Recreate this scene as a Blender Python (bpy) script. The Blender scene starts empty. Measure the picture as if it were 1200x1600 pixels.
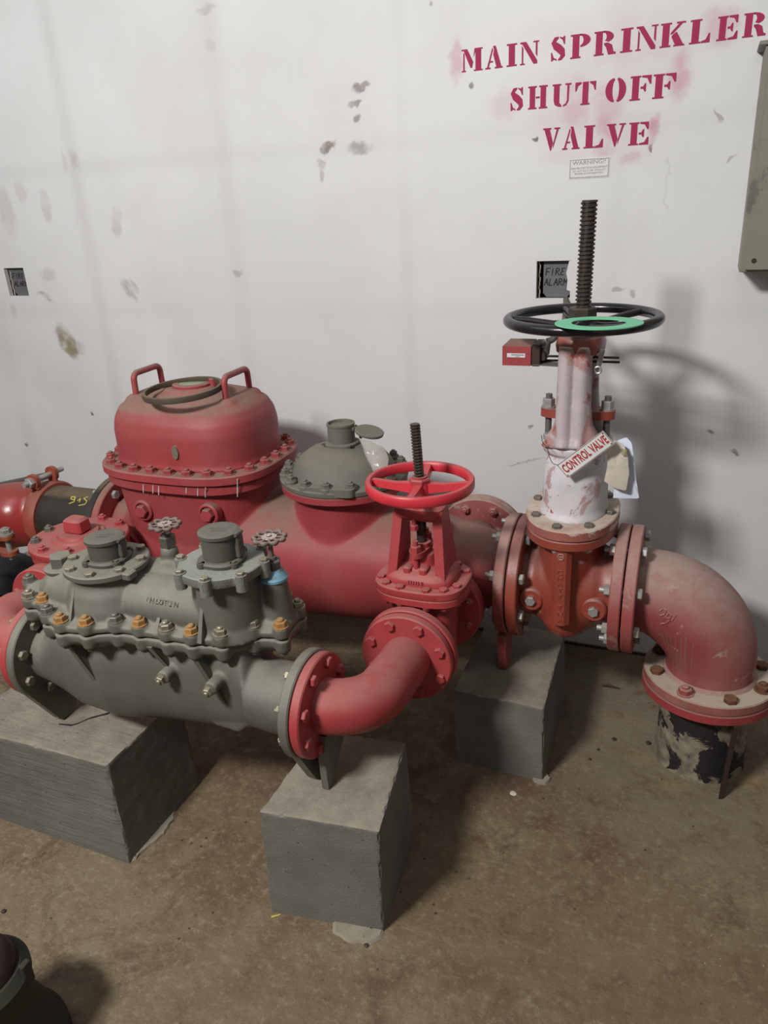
import bpy, bmesh, math, random
from mathutils import Vector, Matrix, noise as mnoise
random.seed(7)
SC = bpy.context.scene
COL = SC.collection
PI = math.pi

# ------------------------------------------------------------------ camera, world, lights
H = 1.55
FPX = 1200.0
_n = Vector((164, 2880, 1200)).normalized()
ZC = -_n
_xv = Vector((-3100, -323.0, 1200))
XC = -_xv; XC = (XC - XC.dot(ZC) * ZC).normalized()
YC = ZC.cross(XC)
CAMPOS = Vector((0, 0, H))


def at(px, py, X=None, Y=None, Z=None):
    """point of the place seen at a pixel of the survey photo, on a known plane"""
    d = Vector((px - 600, py - 800, FPX))
    r = Vector((XC.dot(d), YC.dot(d), ZC.dot(d)))
    t = X / r.x if X is not None else (Y / r.y if Y is not None else (Z - H) / r.z)
    return CAMPOS + r * t


cam_data = bpy.data.cameras.new('camera')
cam = bpy.data.objects.new('camera', cam_data)
COL.objects.link(cam)
# blender camera axes: right, up, back  expressed in world
right = Vector((XC.x, YC.x, ZC.x)); down = Vector((XC.y, YC.y, ZC.y)); fwd = Vector((XC.z, YC.z, ZC.z))
cam.matrix_world = Matrix(((right.x, -down.x, -fwd.x, 0), (right.y, -down.y, -fwd.y, 0), (right.z, -down.z, -fwd.z, H), (0, 0, 0, 1)))
cam_data.sensor_fit = 'VERTICAL'
cam_data.sensor_height = 32.0
cam_data.sensor_width = 24.0
cam_data.lens = FPX / 1600 * 32.0
cam_data.clip_start = 0.02
SC.camera = cam

w = bpy.data.worlds.new('world'); SC.world = w; w.use_nodes = True
w.node_tree.nodes['Background'].inputs[0].default_value = (1.0, 0.97, 0.93, 1)
w.node_tree.nodes['Background'].inputs[1].default_value = 0.15


def area(name, loc, target, sx, sy, power, col):
    ld = bpy.data.lights.new(name, 'AREA'); ld.shape = 'RECTANGLE'; ld.size = sx; ld.size_y = sy
    ld.energy = power; ld.color = col
    o = bpy.data.objects.new(name, ld); COL.objects.link(o); o.location = loc
    o.rotation_euler = (Vector(target) - Vector(loc)).to_track_quat('-Z', 'Y').to_euler()
    return o


area('ceiling_lamp', (-1.52, -0.95, 3.05), (-0.75, 1.9, 0.8), 0.62, 0.34, 130, (1.0, 0.975, 0.945))
area('fill_light_far', (-2.6, 0.6, 2.9), (-1.6, 2.2, 1.2), 0.9, 0.5, 9, (0.96, 0.98, 1.0))  # added fill light for the left part of the wall, no fixture behind it
area('fill_light_wall', (0.2, 0.9, 3.0), (-0.1, 2.44, 1.5), 1.2, 0.5, 5, (1.0, 0.97, 0.97))  # added fill light that only brightens the wall, not a real lamp

SC.view_settings.view_transform = 'Standard'
SC.view_settings.look = 'None'
SC.view_settings.gamma = 1.0
SC.view_settings.use_curve_mapping = False
SC.view_settings.exposure = 0.0


# ------------------------------------------------------------------ materials
def lin(c):
    def f(v):
        v /= 255.0
        return v / 12.92 if v <= 0.04045 else ((v + 0.055) / 1.055) ** 2.4
    return (f(c[0]), f(c[1]), f(c[2]), 1)


class NT:
    def __init__(s, name):
        s.m = bpy.data.materials.new(name); s.m.use_nodes = True
        s.t = s.m.node_tree; s.n = s.t.nodes; s.l = s.t.links
        s.b = s.n['Principled BSDF']
        s.tc = s.n.new('ShaderNodeTexCoord')

    def link(s, a, b): s.l.new(a, b)

    def noise(s, scale, detail=4, rough=0.55, vec=None, dist=0.0):
        q = s.n.new('ShaderNodeTexNoise'); q.inputs['Scale'].default_value = scale
        q.inputs['Detail'].default_value = detail; q.inputs['Roughness'].default_value = rough
        q.inputs['Distortion'].default_value = dist
        s.link(vec if vec is not None else s.tc.outputs['Object'], q.inputs['Vector'])
        return q.outputs['Fac']

    def ramp(s, fac, a, b, va=0.0, vb=1.0):
        q = s.n.new('ShaderNodeMapRange'); q.interpolation_type = 'SMOOTHSTEP'
        q.inputs['From Min'].default_value = a; q.inputs['From Max'].default_value = b
        q.inputs['To Min'].default_value = va; q.inputs['To Max'].default_value = vb
        s.link(fac, q.inputs['Value']); return q.outputs['Result']

    def math(s, op, a, b=None, clamp=False):
        q = s.n.new('ShaderNodeMath'); q.operation = op; q.use_clamp = clamp
        for i, v in enumerate((a, b)):
            if v is None: continue
            if isinstance(v, (int, float)): q.inputs[i].default_value = v
            else: s.link(v, q.inputs[i])
        return q.outputs[0]

    def mix(s, fac, a, b):
        q = s.n.new('ShaderNodeMix'); q.data_type = 'RGBA'
        for k, v in ((0, fac), (6, a), (7, b)):
            if isinstance(v, (int, float)): q.inputs[k].default_value = v
            elif isinstance(v, tuple): q.inputs[k].default_value = v
            else: s.link(v, q.inputs[k])
        return q.outputs[2]

    def up(s):
        g = s.n.new('ShaderNodeNewGeometry'); x = s.n.new('ShaderNodeSeparateXYZ')
        s.link(g.outputs['Normal'], x.inputs[0]); return x.outputs[2]

    def xyz(s):
        x = s.n.new('ShaderNodeSeparateXYZ'); s.link(s.tc.outputs['Object'], x.inputs[0]); return x.outputs

    def mapping(s, loc=(0, 0, 0), rot=(0, 0, 0), sc=(1, 1, 1), kind='POINT', vec=None):
        q = s.n.new('ShaderNodeMapping'); q.vector_type = kind
        q.inputs['Location'].default_value = loc; q.inputs['Rotation'].default_value = rot; q.inputs['Scale'].default_value = sc
        s.link(vec if vec is not None else s.tc.outputs['Object'], q.inputs['Vector']); return q.outputs[0]

    def warped(s):
        if not hasattr(s, '_w'):
            q = s.n.new('ShaderNodeTexNoise'); q.inputs['Scale'].default_value = 28; q.inputs['Detail'].default_value = 4; s.link(s.tc.outputs['Object'], q.inputs['Vector'])
            a = s.n.new('ShaderNodeVectorMath'); a.operation = 'SUBTRACT'; a.inputs[1].default_value = (0.5, 0.5, 0.5); s.link(q.outputs['Color'], a.inputs[0])
            b = s.n.new('ShaderNodeVectorMath'); b.operation = 'MULTIPLY_ADD'; b.inputs[1].default_value = (0.045,) * 3; s.link(a.outputs[0], b.inputs[0]); s.link(s.tc.outputs['Object'], b.inputs[2])
            s._w = b.outputs[0]
        return s._w

    def spot(s, loc, r, ang=0.0, axis='Y'):
        """soft elliptical blot in the X-Z plane of a wall (axis Y) or X-Y plane of a floor (axis Z)"""
        if axis == 'Y':
            m = s.mapping((loc[0], 0, loc[1]), (0, -ang, 0), (r[0], 1000.0, r[1]), 'TEXTURE', s.warped())
        else:
            m = s.mapping((loc[0], loc[1], 0), (0, 0, ang), (r[0], r[1], 1000.0), 'TEXTURE', s.warped())
        g = s.n.new('ShaderNodeTexGradient'); g.gradient_type = 'SPHERICAL'; s.link(m, g.inputs[0])
        return g.outputs['Fac']

    def bump(s, h, strength, dist=0.01, prev=None):
        q = s.n.new('ShaderNodeBump'); q.inputs['Strength'].default_value = strength; q.inputs['Distance'].default_value = dist
        s.link(h, q.inputs['Height'])
        if prev is not None: s.link(prev, q.inputs['Normal'])
        s.link(q.outputs[0], s.b.inputs['Normal']); return q.outputs[0]

    def out(s, col, rough=0.5, metal=0.0):
        if isinstance(col, tuple): s.b.inputs['Base Color'].default_value = col
        else: s.link(col, s.b.inputs['Base Color'])
        if isinstance(rough, (int, float)): s.b.inputs['Roughness'].default_value = rough
        else: s.link(rough, s.b.inputs['Roughness'])
        s.b.inputs['Metallic'].default_value = metal
        return s.m


def paint(name, col, dust=(125, 108, 95), dustamt=0.6, rough=0.45, chip=None, chipamt=0.0, metal=0.0, var=0.18, bump=0.15, bscale=140, duststart=0.15, streak=None):
    """enamel paint or bare metal, with dust settled on upward faces and optional flaked patches"""
    s = NT(name)
    c = lin(col); d = tuple(x * (1 - var) for x in c[:3]) + (1,)
    base = s.mix(s.ramp(s.noise(9, 5), 0.3, 0.7), d, c)
    if chip:
        for q, am, sc in chip:
            base = s.mix(s.ramp(s.noise(sc, 7, 0.65, dist=0.4), 1 - am - 0.02, 1 - am + 0.02), base, lin(q))
    up = s.ramp(s.up(), duststart, 0.95)
    grain = s.ramp(s.noise(22, 8, 0.7), 0.25, 0.7, 0.45, 1.0)
    film = s.ramp(s.noise(5, 4), 0.35, 0.75, 0.12, 0.30)
    dm = s.math('MULTIPLY', s.math('ADD', s.math('MULTIPLY', up, grain), film, True), dustamt, True)
    base = s.mix(dm, base, lin(dust))
    r = s.math('ADD', s.math('MULTIPLY', dm, 0.5), rough, True)
    s.bump(s.noise(bscale, 4), bump, 0.002)
    return s.out(base, r, metal)


M = {}
DUST = (132, 108, 92)
M['red'] = paint('red_enamel', (168, 50, 57), (156, 112, 104), 0.62, 0.42, duststart=0.15)
M['red_dull'] = paint('dull_red_paint', (158, 48, 57), (130, 106, 94), 0.92, 0.45, duststart=0.3)
M['red_wheel'] = paint('bright_red_enamel', (204, 46, 60), (150, 104, 98), 0.35, 0.34)
M['red_dusty'] = paint('powdered_red_paint', (146, 44, 52), (160, 140, 130), 0.95, 0.5, chip=[((160, 130, 124), 0.36, 14)], duststart=-0.2)
M['red_fl'] = paint('salmon_red_paint', (150, 52, 50), (164, 138, 130), 0.85, 0.5, duststart=-0.1, chip=[((150, 105, 98), 0.42, 12)])
M['oxide'] = paint('red_oxide_primer', (146, 58, 42), (152, 120, 112), 0.7, 0.22, chip=[((162, 128, 124), 0.34, 9)], duststart=0.05)
M['white'] = paint('white_washed_paint', (206, 203, 208), (200, 192, 184), 0.7, 0.42, chip=[((170, 140, 142), 0.42, 9), ((142, 58, 46), 0.36, 26)], duststart=0.3)
M['white_arm'] = paint('faded_white_paint', (182, 170, 174), (186, 176, 170), 0.5, 0.42, chip=[((160, 120, 118), 0.43, 7), ((142, 60, 48), 0.38, 14)], duststart=0.3)
M['chalk'] = paint('chalky_red_paint', (146, 58, 50), (190, 178, 164), 0.9, 0.6, chip=[((188, 168, 166), 0.43, 13)], duststart=0.2)
M['grey'] = paint('grey_green_cast_paint', (84, 84, 77), (128, 125, 113), 0.85, 0.36, metal=0.0, duststart=-0.1, chip=[((150, 150, 142), 0.27, 60), ((84, 102, 104), 0.30, 9)])
M['grey_dark'] = paint('dark_grey_paint', (74, 74, 67), (112, 109, 98), 0.6, 0.45)
M['grey_speck'] = paint('speckled_grey_paint', (104, 106, 98), (148, 149, 140), 0.7, 0.36, bump=0.7, bscale=160)
M['domegrey'] = paint('matte_grey_paint', (98, 98, 90), (120, 114, 100), 0.7, 0.6, duststart=0.3)
M['black'] = paint('black_enamel', (26, 25, 30), (70, 62, 58), 0.25, 0.22)
M['blackpipe'] = paint('black_steel_pipe', (34, 34, 34), (112, 96, 74), 0.7, 0.4, duststart=0.85)
M['steel'] = paint('dark_oiled_steel', (70, 62, 58), (110, 98, 84), 0.4, 0.38, metal=0.55)
M['galv'] = paint('galvanised_steel', (176, 176, 174), (160, 150, 140), 0.4, 0.38, metal=0.5)
M['galv2'] = paint('weathered_galvanised', (120, 118, 112), (120, 110, 96), 0.5, 0.42, metal=0.45)
M['boltgrey'] = paint('grey_bolt_steel', (138, 134, 120), (170, 162, 140), 0.6, 0.32, metal=0.5)
M['orange'] = paint('ochre_marked_steel', (168, 116, 58), (150, 128, 92), 0.75, 0.45, chip=[((120, 84, 50), 0.4, 120)])
M['rust'] = paint('rusty_steel', (112, 62, 40), (120, 95, 70), 0.6, 0.75, chip=[((70, 48, 38), 0.5, 60)])
M['rubber'] = paint('dusty_brown_rubber', (64, 54, 44), (112, 98, 74), 0.8, 0.7)
M['wheelrust'] = paint('brown_cast_iron', (92, 76, 70), (140, 124, 116), 0.6, 0.55)
M['red_gloss'] = paint('glossy_dark_red_paint', (152, 42, 42), (120, 92, 82), 0.35, 0.24, duststart=0.4)
M['rust_red'] = paint('rusty_orange_red_paint', (148, 62, 46), (132, 100, 86), 0.5, 0.5, chip=[((150, 88, 44), 0.42, 20)])
M['red_cap'] = paint('dust_covered_red_paint', (142, 46, 46), (176, 164, 148), 1.15, 0.55, duststart=0.55, chip=[((120, 60, 50), 0.42, 18)])
M['blue'] = paint('light_blue_paint', (112, 172, 196), (140, 150, 150), 0.5, 0.35, chip=[((100, 108, 104), 0.42, 40)])
M['alu'] = paint('scuffed_aluminium', (200, 190, 190), (170, 150, 140), 0.5, 0.4, metal=0.4)
M['gasket'] = NT('mint_green_gasket').out(lin((112, 192, 152)), 0.6)
M['pink'] = NT('magenta_spray_paint').out(lin((150, 24, 74)), 0.75)
M['ink'] = NT('black_marker_ink').out(lin((30, 30, 36)), 0.6)
M['inkgrey'] = NT('faded_grey_ink').out(lin((138, 136, 138)), 0.7)
M['inkred'] = NT('sign_red_ink').out(lin((158, 48, 52)), 0.6)
M['inkdark'] = NT('sign_dark_red_line').out(lin((92, 48, 50)), 0.6)
M['signface'] = paint('brushed_sign_face', (214, 214, 212), (204, 198, 194), 0.3, 0.45)
M['cream'] = paint('cream_card', (190, 182, 168), (176, 166, 152), 0.3, 0.85)
M['paperblue'] = paint('pale_blue_paper', (206, 214, 232), (190, 194, 206), 0.3, 0.85)
M['chalkyellow'] = NT('yellow_paint_marker').out(lin((196, 184, 84)), 0.7)
M['yelsmudge'] = NT('yellow_card_print').out(lin((140, 130, 70)), 0.7)
M['sticker'] = NT('clear_sticker').out(lin((206, 206, 206)), 0.5)
M['glassgreen'] = paint('hazy_green_window', (142, 158, 130), (150, 150, 130), 0.4, 0.25)
M['flake'] = NT('paint_flake').out(lin((206, 200, 190)), 0.8)
M['cloth'] = paint('dark_cloth', (32, 30, 36), (48, 44, 44), 0.4, 0.95, bump=0.5)
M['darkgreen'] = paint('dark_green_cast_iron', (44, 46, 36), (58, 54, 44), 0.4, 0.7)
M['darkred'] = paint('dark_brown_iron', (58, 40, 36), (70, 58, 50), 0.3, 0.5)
M['box_grey'] = paint('zinc_box', (104, 106, 108), (120, 118, 112), 0.3, 0.5, metal=0.3, bump=0.3)
M['cabinet'] = paint('grimy_cabinet_paint', (128, 124, 112), (118, 112, 100), 0.4, 0.5, chip=[((98, 94, 84), 0.45, 5)])
M['hole'] = NT('dark_cavity').out(lin((40, 36, 34)), 0.9)
M['plaster'] = NT('torn_plasterboard').out(lin((170, 164, 150)), 0.95)

# clear plastic
s = NT('clear_plastic')
s.b.inputs['Base Color'].default_value = lin((190, 186, 178)); s.b.inputs['Roughness'].default_value = 0.18
s.b.inputs['Alpha'].default_value = 0.42
M['plastic'] = s.m

# peeling riser pipe
s = NT('peeling_painted_pipe')
pk = s.ramp(s.noise(11, 8, 0.6, dist=0.6), 0.50, 0.53)
c = s.mix(s.ramp(s.noise(30, 6), 0.3, 0.7), lin((98, 90, 76)), lin((146, 138, 118)))
c = s.mix(pk, c, lin((30, 26, 28)))
z = s.xyz()[2]
c = s.mix(s.ramp(z, 0.17, 0.24), c, lin((62, 48, 42)))
s.bump(s.math('ADD', s.math('MULTIPLY', pk, -1.0), s.noise(60, 6)), 0.6, 0.004)
M['peel'] = s.out(c, 0.7)


def concrete(name, c1, c2, scale=1.0, brush=False):
    s = NT(name)
    n1 = s.ramp(s.noise(4 * scale, 8, 0.65), 0.3, 0.7)
    c = s.mix(n1, lin(c1), lin(c2))
    up = s.ramp(s.up(), 0.5, 0.9)
    dust = s.mix(s.ramp(s.noise(14, 8, 0.7), 0.3, 0.7), lin((126, 120, 106)), lin((154, 148, 132)))
    c = s.mix(s.math('MULTIPLY', up, 0.85), c, dust)
    v = s.n.new('ShaderNodeTexVoronoi'); v.inputs['Scale'].default_value = 42
    s.link(s.tc.outputs['Object'], v.inputs['Vector'])
    pit = s.ramp(v.outputs['Distance'], 0.03, 0.14)
    gate = s.ramp(s.noise(9, 3), 0.48, 0.6)
    pit = s.math('SUBTRACT', 1.0, s.math('MULTIPLY', s.math('SUBTRACT', 1.0, pit), gate))
    c = s.mix(pit, lin((70, 66, 58)), c)
    h = s.math('ADD', s.math('MULTIPLY', pit, 0.5), s.math('MULTIPLY', s.noise(160, 8, 0.7), 0.8))
    if brush:
        st = s.noise(30, 6, 0.7, s.mapping(sc=(0.12, 1, 1.6)))
        h = s.math('ADD', h, s.math('MULTIPLY', st, 2.2))
        c = s.mix(s.ramp(st, 0.6, 0.75, 0, 0.3), c, lin((150, 148, 138)))
    s.bump(h, 0.55, 0.006)
    return s.out(c, 0.9)


M['concrete'] = concrete('painted_grey_concrete', (99, 97, 91), (117, 115, 107))
M['concrete_brush'] = concrete('board_marked_concrete', (95, 93, 86), (113, 110, 101), 1.0, True)
M['mortar'] = concrete('mortar_smear', (128, 120, 104), (150, 142, 126))

# floor
s = NT('stained_concrete_floor')
n1 = s.ramp(s.noise(1.9, 10, 0.66), 0.38, 0.64)
n2 = s.ramp(s.noise(7.5, 10, 0.75), 0.36, 0.66)
c = s.mix(n1, lin((102, 79, 59)), lin((124, 109, 84)))
c = s.mix(s.math('MULTIPLY', n2, 0.5), c, lin((134, 121, 96)))
c = s.mix(s.math('MULTIPLY', s.ramp(s.noise(4.0, 9, 0.74, dist=1.2), 0.50, 0.66), 0.75), c, lin((86, 64, 48)))
c = s.mix(s.math('MULTIPLY', s.ramp(s.noise(21, 10, 0.8), 0.52, 0.68), 0.45), c, lin((74, 58, 46)))
c = s.mix(s.math('MULTIPLY', s.ramp(s.noise(48, 8, 0.75), 0.48, 0.7), 0.5), c, lin((164, 152, 126)))
for (fx, fy, rx, ry, colr, am) in ((-0.04, 1.90, 0.05, 0.05, (178, 140, 62), 0.9), (0.054, 1.81, 0.05, 0.045, (172, 136, 64), 0.8), (0.25, 1.9, 0.06, 0.05, (166, 130, 66), 0.7), (-0.1, 2.05, 0.1, 0.1, (160, 134, 84), 0.5),
                               (-0.05, 2.1, 0.5, 0.55, (128, 120, 104), 0.8), (0.1, 1.75, 0.4, 0.35, (124, 114, 94), 0.8), (-0.45, 2.2, 0.5, 0.3, (88, 78, 66), 0.6),
                               (-0.95, 1.8, 1.0, 0.5, (80, 62, 48), 0.6), (-0.6, 0.75, 0.6, 0.35, (122, 108, 86), 0.5), (-0.05, 1.2, 0.6, 0.3, (116, 97, 70), 0.6)):
    k = s.math('MULTIPLY', s.ramp(s.spot((fx, fy), (rx, ry), 0, 'Z'), 0, 0.8), s.ramp(s.noise(20, 6), 0.3, 0.6))
    c = s.mix(s.math('MULTIPLY', k, am), c, lin(colr))
v = s.n.new('ShaderNodeTexVoronoi'); v.inputs['Scale'].default_value = 26; s.link(s.tc.outputs['Object'], v.inputs['Vector'])
sp = s.math('MULTIPLY', s.ramp(v.outputs['Distance'], 0.05, 0.13, 1, 0), s.ramp(s.noise(5, 2), 0.52, 0.6))
c = s.mix(sp, c, lin((58, 46, 38)))
ng = s.n.new('ShaderNodeTexVoronoi'); ng.inputs['Scale'].default_value = 60; s.link(s.tc.outputs['Object'], ng.inputs['Vector'])
sp2 = s.math('MULTIPLY', s.ramp(ng.outputs['Distance'], 0.05, 0.10, 1, 0), s.ramp(s.noise(4.3, 2), 0.56, 0.62))
c = s.mix(sp2, c, lin((190, 178, 150)))
s.bump(s.math('ADD', s.noise(45, 10, 0.75), s.math('MULTIPLY', s.noise(9, 8, 0.7), 2.0)), 0.7, 0.007)
M['floor'] = s.out(c, s.ramp(n1, 0, 1, 0.85, 0.62))

# wall
s = NT('white_plasterboard')
c = s.mix(s.ramp(s.noise(1.3, 5), 0.3, 0.7), lin((200, 201, 202)), lin((209, 210, 211)))
x, y, z = s.xyz()
gn = s.ramp(s.noise(3.0, 4), 0.3, 0.7, 0.5, 1.0)
for gx, wd, am in ((-2.18, 0.055, 0.22), (-1.54, 0.06, 0.20), (-0.9, 0.04, 0.12), (-0.26, 0.05, 0.08), (-2.72, 0.08, 0.16)):
    k = s.ramp(s.math('ABSOLUTE', s.math('SUBTRACT', x, gx)), 0.0, wd, am, 0.0)
    c = s.mix(s.math('MULTIPLY', k, gn), c, lin((150, 148, 148)))
for gz, wd, am in ((1.69, 0.05, 0.13), (1.18, 0.05, 0.10)):
    k = s.ramp(s.math('ABSOLUTE', s.math('SUBTRACT', z, gz)), 0.0, wd, am, 0.0)
    c = s.mix(s.math('MULTIPLY', k, gn), c, lin((150, 148, 148)))
# general grime towards the left and low down
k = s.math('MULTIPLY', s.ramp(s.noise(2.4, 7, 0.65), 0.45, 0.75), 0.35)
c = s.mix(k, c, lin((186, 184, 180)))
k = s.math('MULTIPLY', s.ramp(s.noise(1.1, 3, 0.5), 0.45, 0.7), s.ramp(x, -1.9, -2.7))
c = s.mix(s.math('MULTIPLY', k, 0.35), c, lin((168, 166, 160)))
fine = s.ramp(s.noise(22, 3, 0.5), 0.25, 0.6, 0.35, 1.0)
SM = [(105, 535, 12, 22, 0.5, (122, 112, 80), 1.0), (116, 540, 16, 9, -0.4, (130, 120, 92), 0.9), (562, 136, 12, 5, 0.3, (120, 108, 104), 1.0), (557, 161, 10, 4, 0.5, (120, 110, 106), 0.9),
      (558, 183, 6, 6, 0.6, (110, 100, 98), 0.9), (512, 230, 12, 5, 0.4, (110, 98, 88), 1.0), (562, 233, 18, 8, 0, (140, 134, 130), 0.9), (502, 256, 7, 6, 0, (150, 146, 140), 0.8), (502, 272, 5, 9, 0, (156, 152, 148), 0.8),
      (72, 322, 7, 20, 0, (170, 168, 164), 0.8), (182, 346, 8, 16, -0.3, (158, 154, 148), 0.8), (10, 330, 12, 30, 0, (170, 168, 164), 0.8), (33, 300, 8, 14, 0, (172, 170, 166), 0.7),
      (76, 430, 14, 8, 0, (168, 166, 160), 0.8), (195, 450, 4, 14, 0.5, (140, 132, 124), 0.7), (203, 452, 4, 14, 0.5, (136, 128, 120), 0.8), (211, 449, 4, 12, 0.5, (140, 134, 128), 0.7), (70, 462, 14, 3, -0.4, (150, 146, 142), 0.8),
      (100, 250, 4, 12, 0, (170, 168, 166), 0.6), (116, 250, 7, 9, 0, (160, 158, 154), 0.8), (371, 426, 8, 5, 0, (150, 148, 144), 0.8), (20, 485, 5, 9, 0, (160, 150, 138), 0.7), (328, 72, 6, 6, 0, (168, 164, 160), 0.7), (320, 14, 14, 5, 0, (166, 162, 160), 0.7),
      (42, 694, 3, 3, 0, (60, 58, 56), 1.0), (144, 646, 3, 3, 0, (90, 88, 84), 1.0), (738, 135, 3, 5, 0, (110, 106, 104), 1.0), (836, 219, 3, 3, 0, (60, 56, 58), 1.0), (1020, 230, 3, 3, 0, (90, 86, 88), 1.0), (1122, 182, 2, 8, 0.5, (140, 136, 134), 0.8), (1145, 246, 8, 2, 0.5, (140, 136, 134), 0.8),
      (1108, 672, 5, 2, -0.3, (110, 104, 100), 0.9), (822, 722, 26, 2, 0.25, (150, 146, 142), 0.9), (1041, 292, 1.2, 45, 0, (172, 170, 168), 0.4), (1149, 707, 5, 3, -0.5, (100, 96, 92), 0.9), (830, 668, 4, 3, 0, (120, 116, 112), 0.9), (963, 454, 8, 3, 0.2, (150, 148, 144), 0.8), (990, 458, 5, 3, 0.5, (150, 148, 144), 0.8), (676, 3, 3, 3, 0, (120, 116, 112), 0.7)]
for (px, py, rx, ry, an, colr, am) in SM:
    p = at(px, py, Y=2.44); k = 2.05 / 1200 * 1.25
    if p.x < -1.6: k *= 1.35
    m = s.ramp(s.spot((p.x, p.z), (rx * k * 1.5, ry * k * 1.5), an), 0.05, 0.55)
    m = s.math('MULTIPLY', s.math('MULTIPLY', m, fine), am * (0.55 if px < 380 and ry > 5 and am < 0.95 else 0.85))
    c = s.mix(m, c, lin(colr))
# pink overspray left by the stencils
for (px, py, rx, ry, am) in ((714, 95, 9, 30, 0.45), (1062, 118, 14, 30, 0.5), (1021, 205, 8, 22, 0.6), (946, 215, 16, 26, 0.45), (950, 160, 22, 26, 0.3), (1128, 40, 26, 22, 0.35), (985, 90, 70, 60, 0.10), (930, 210, 90, 40, 0.12), (788, 165, 20, 22, 0.22), (940, 60, 150, 30, 0.10),
                         (868, 150, 60, 40, 0.12), (985, 246, 14, 10, 0.3), (900, 160, 22, 30, 0.3), (880, 248, 40, 10, 0.1)):
    p = at(px, py, Y=2.44); k = 2.3 / 1200
    m = s.ramp(s.spot((p.x, p.z), (rx * k * 1.4, ry * k * 1.4), -0.1), 0.0, 0.7)
    c = s.mix(s.math('MULTIPLY', s.math('MULTIPLY', m, fine), am * 0.85), c, lin((176, 62, 104)))
c = s.mix(s.ramp(z, 0.02, 0.008), c, lin((60, 52, 46)))  # shadow of the gap under the wallboard, painted into the colour as a dark strip
s.bump(s.noise(260, 3, 0.5), 0.08, 0.002)
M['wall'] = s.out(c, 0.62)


# ------------------------------------------------------------------ mesh builder
def axm(c, d):
    """matrix whose local +Z points along d at c"""
    d = Vector(d).normalized()
    q = Vector((0, 0, 1)).rotation_difference(d).to_matrix().to_4x4()
    return Matrix.Translation(Vector(c)) @ q


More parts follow.
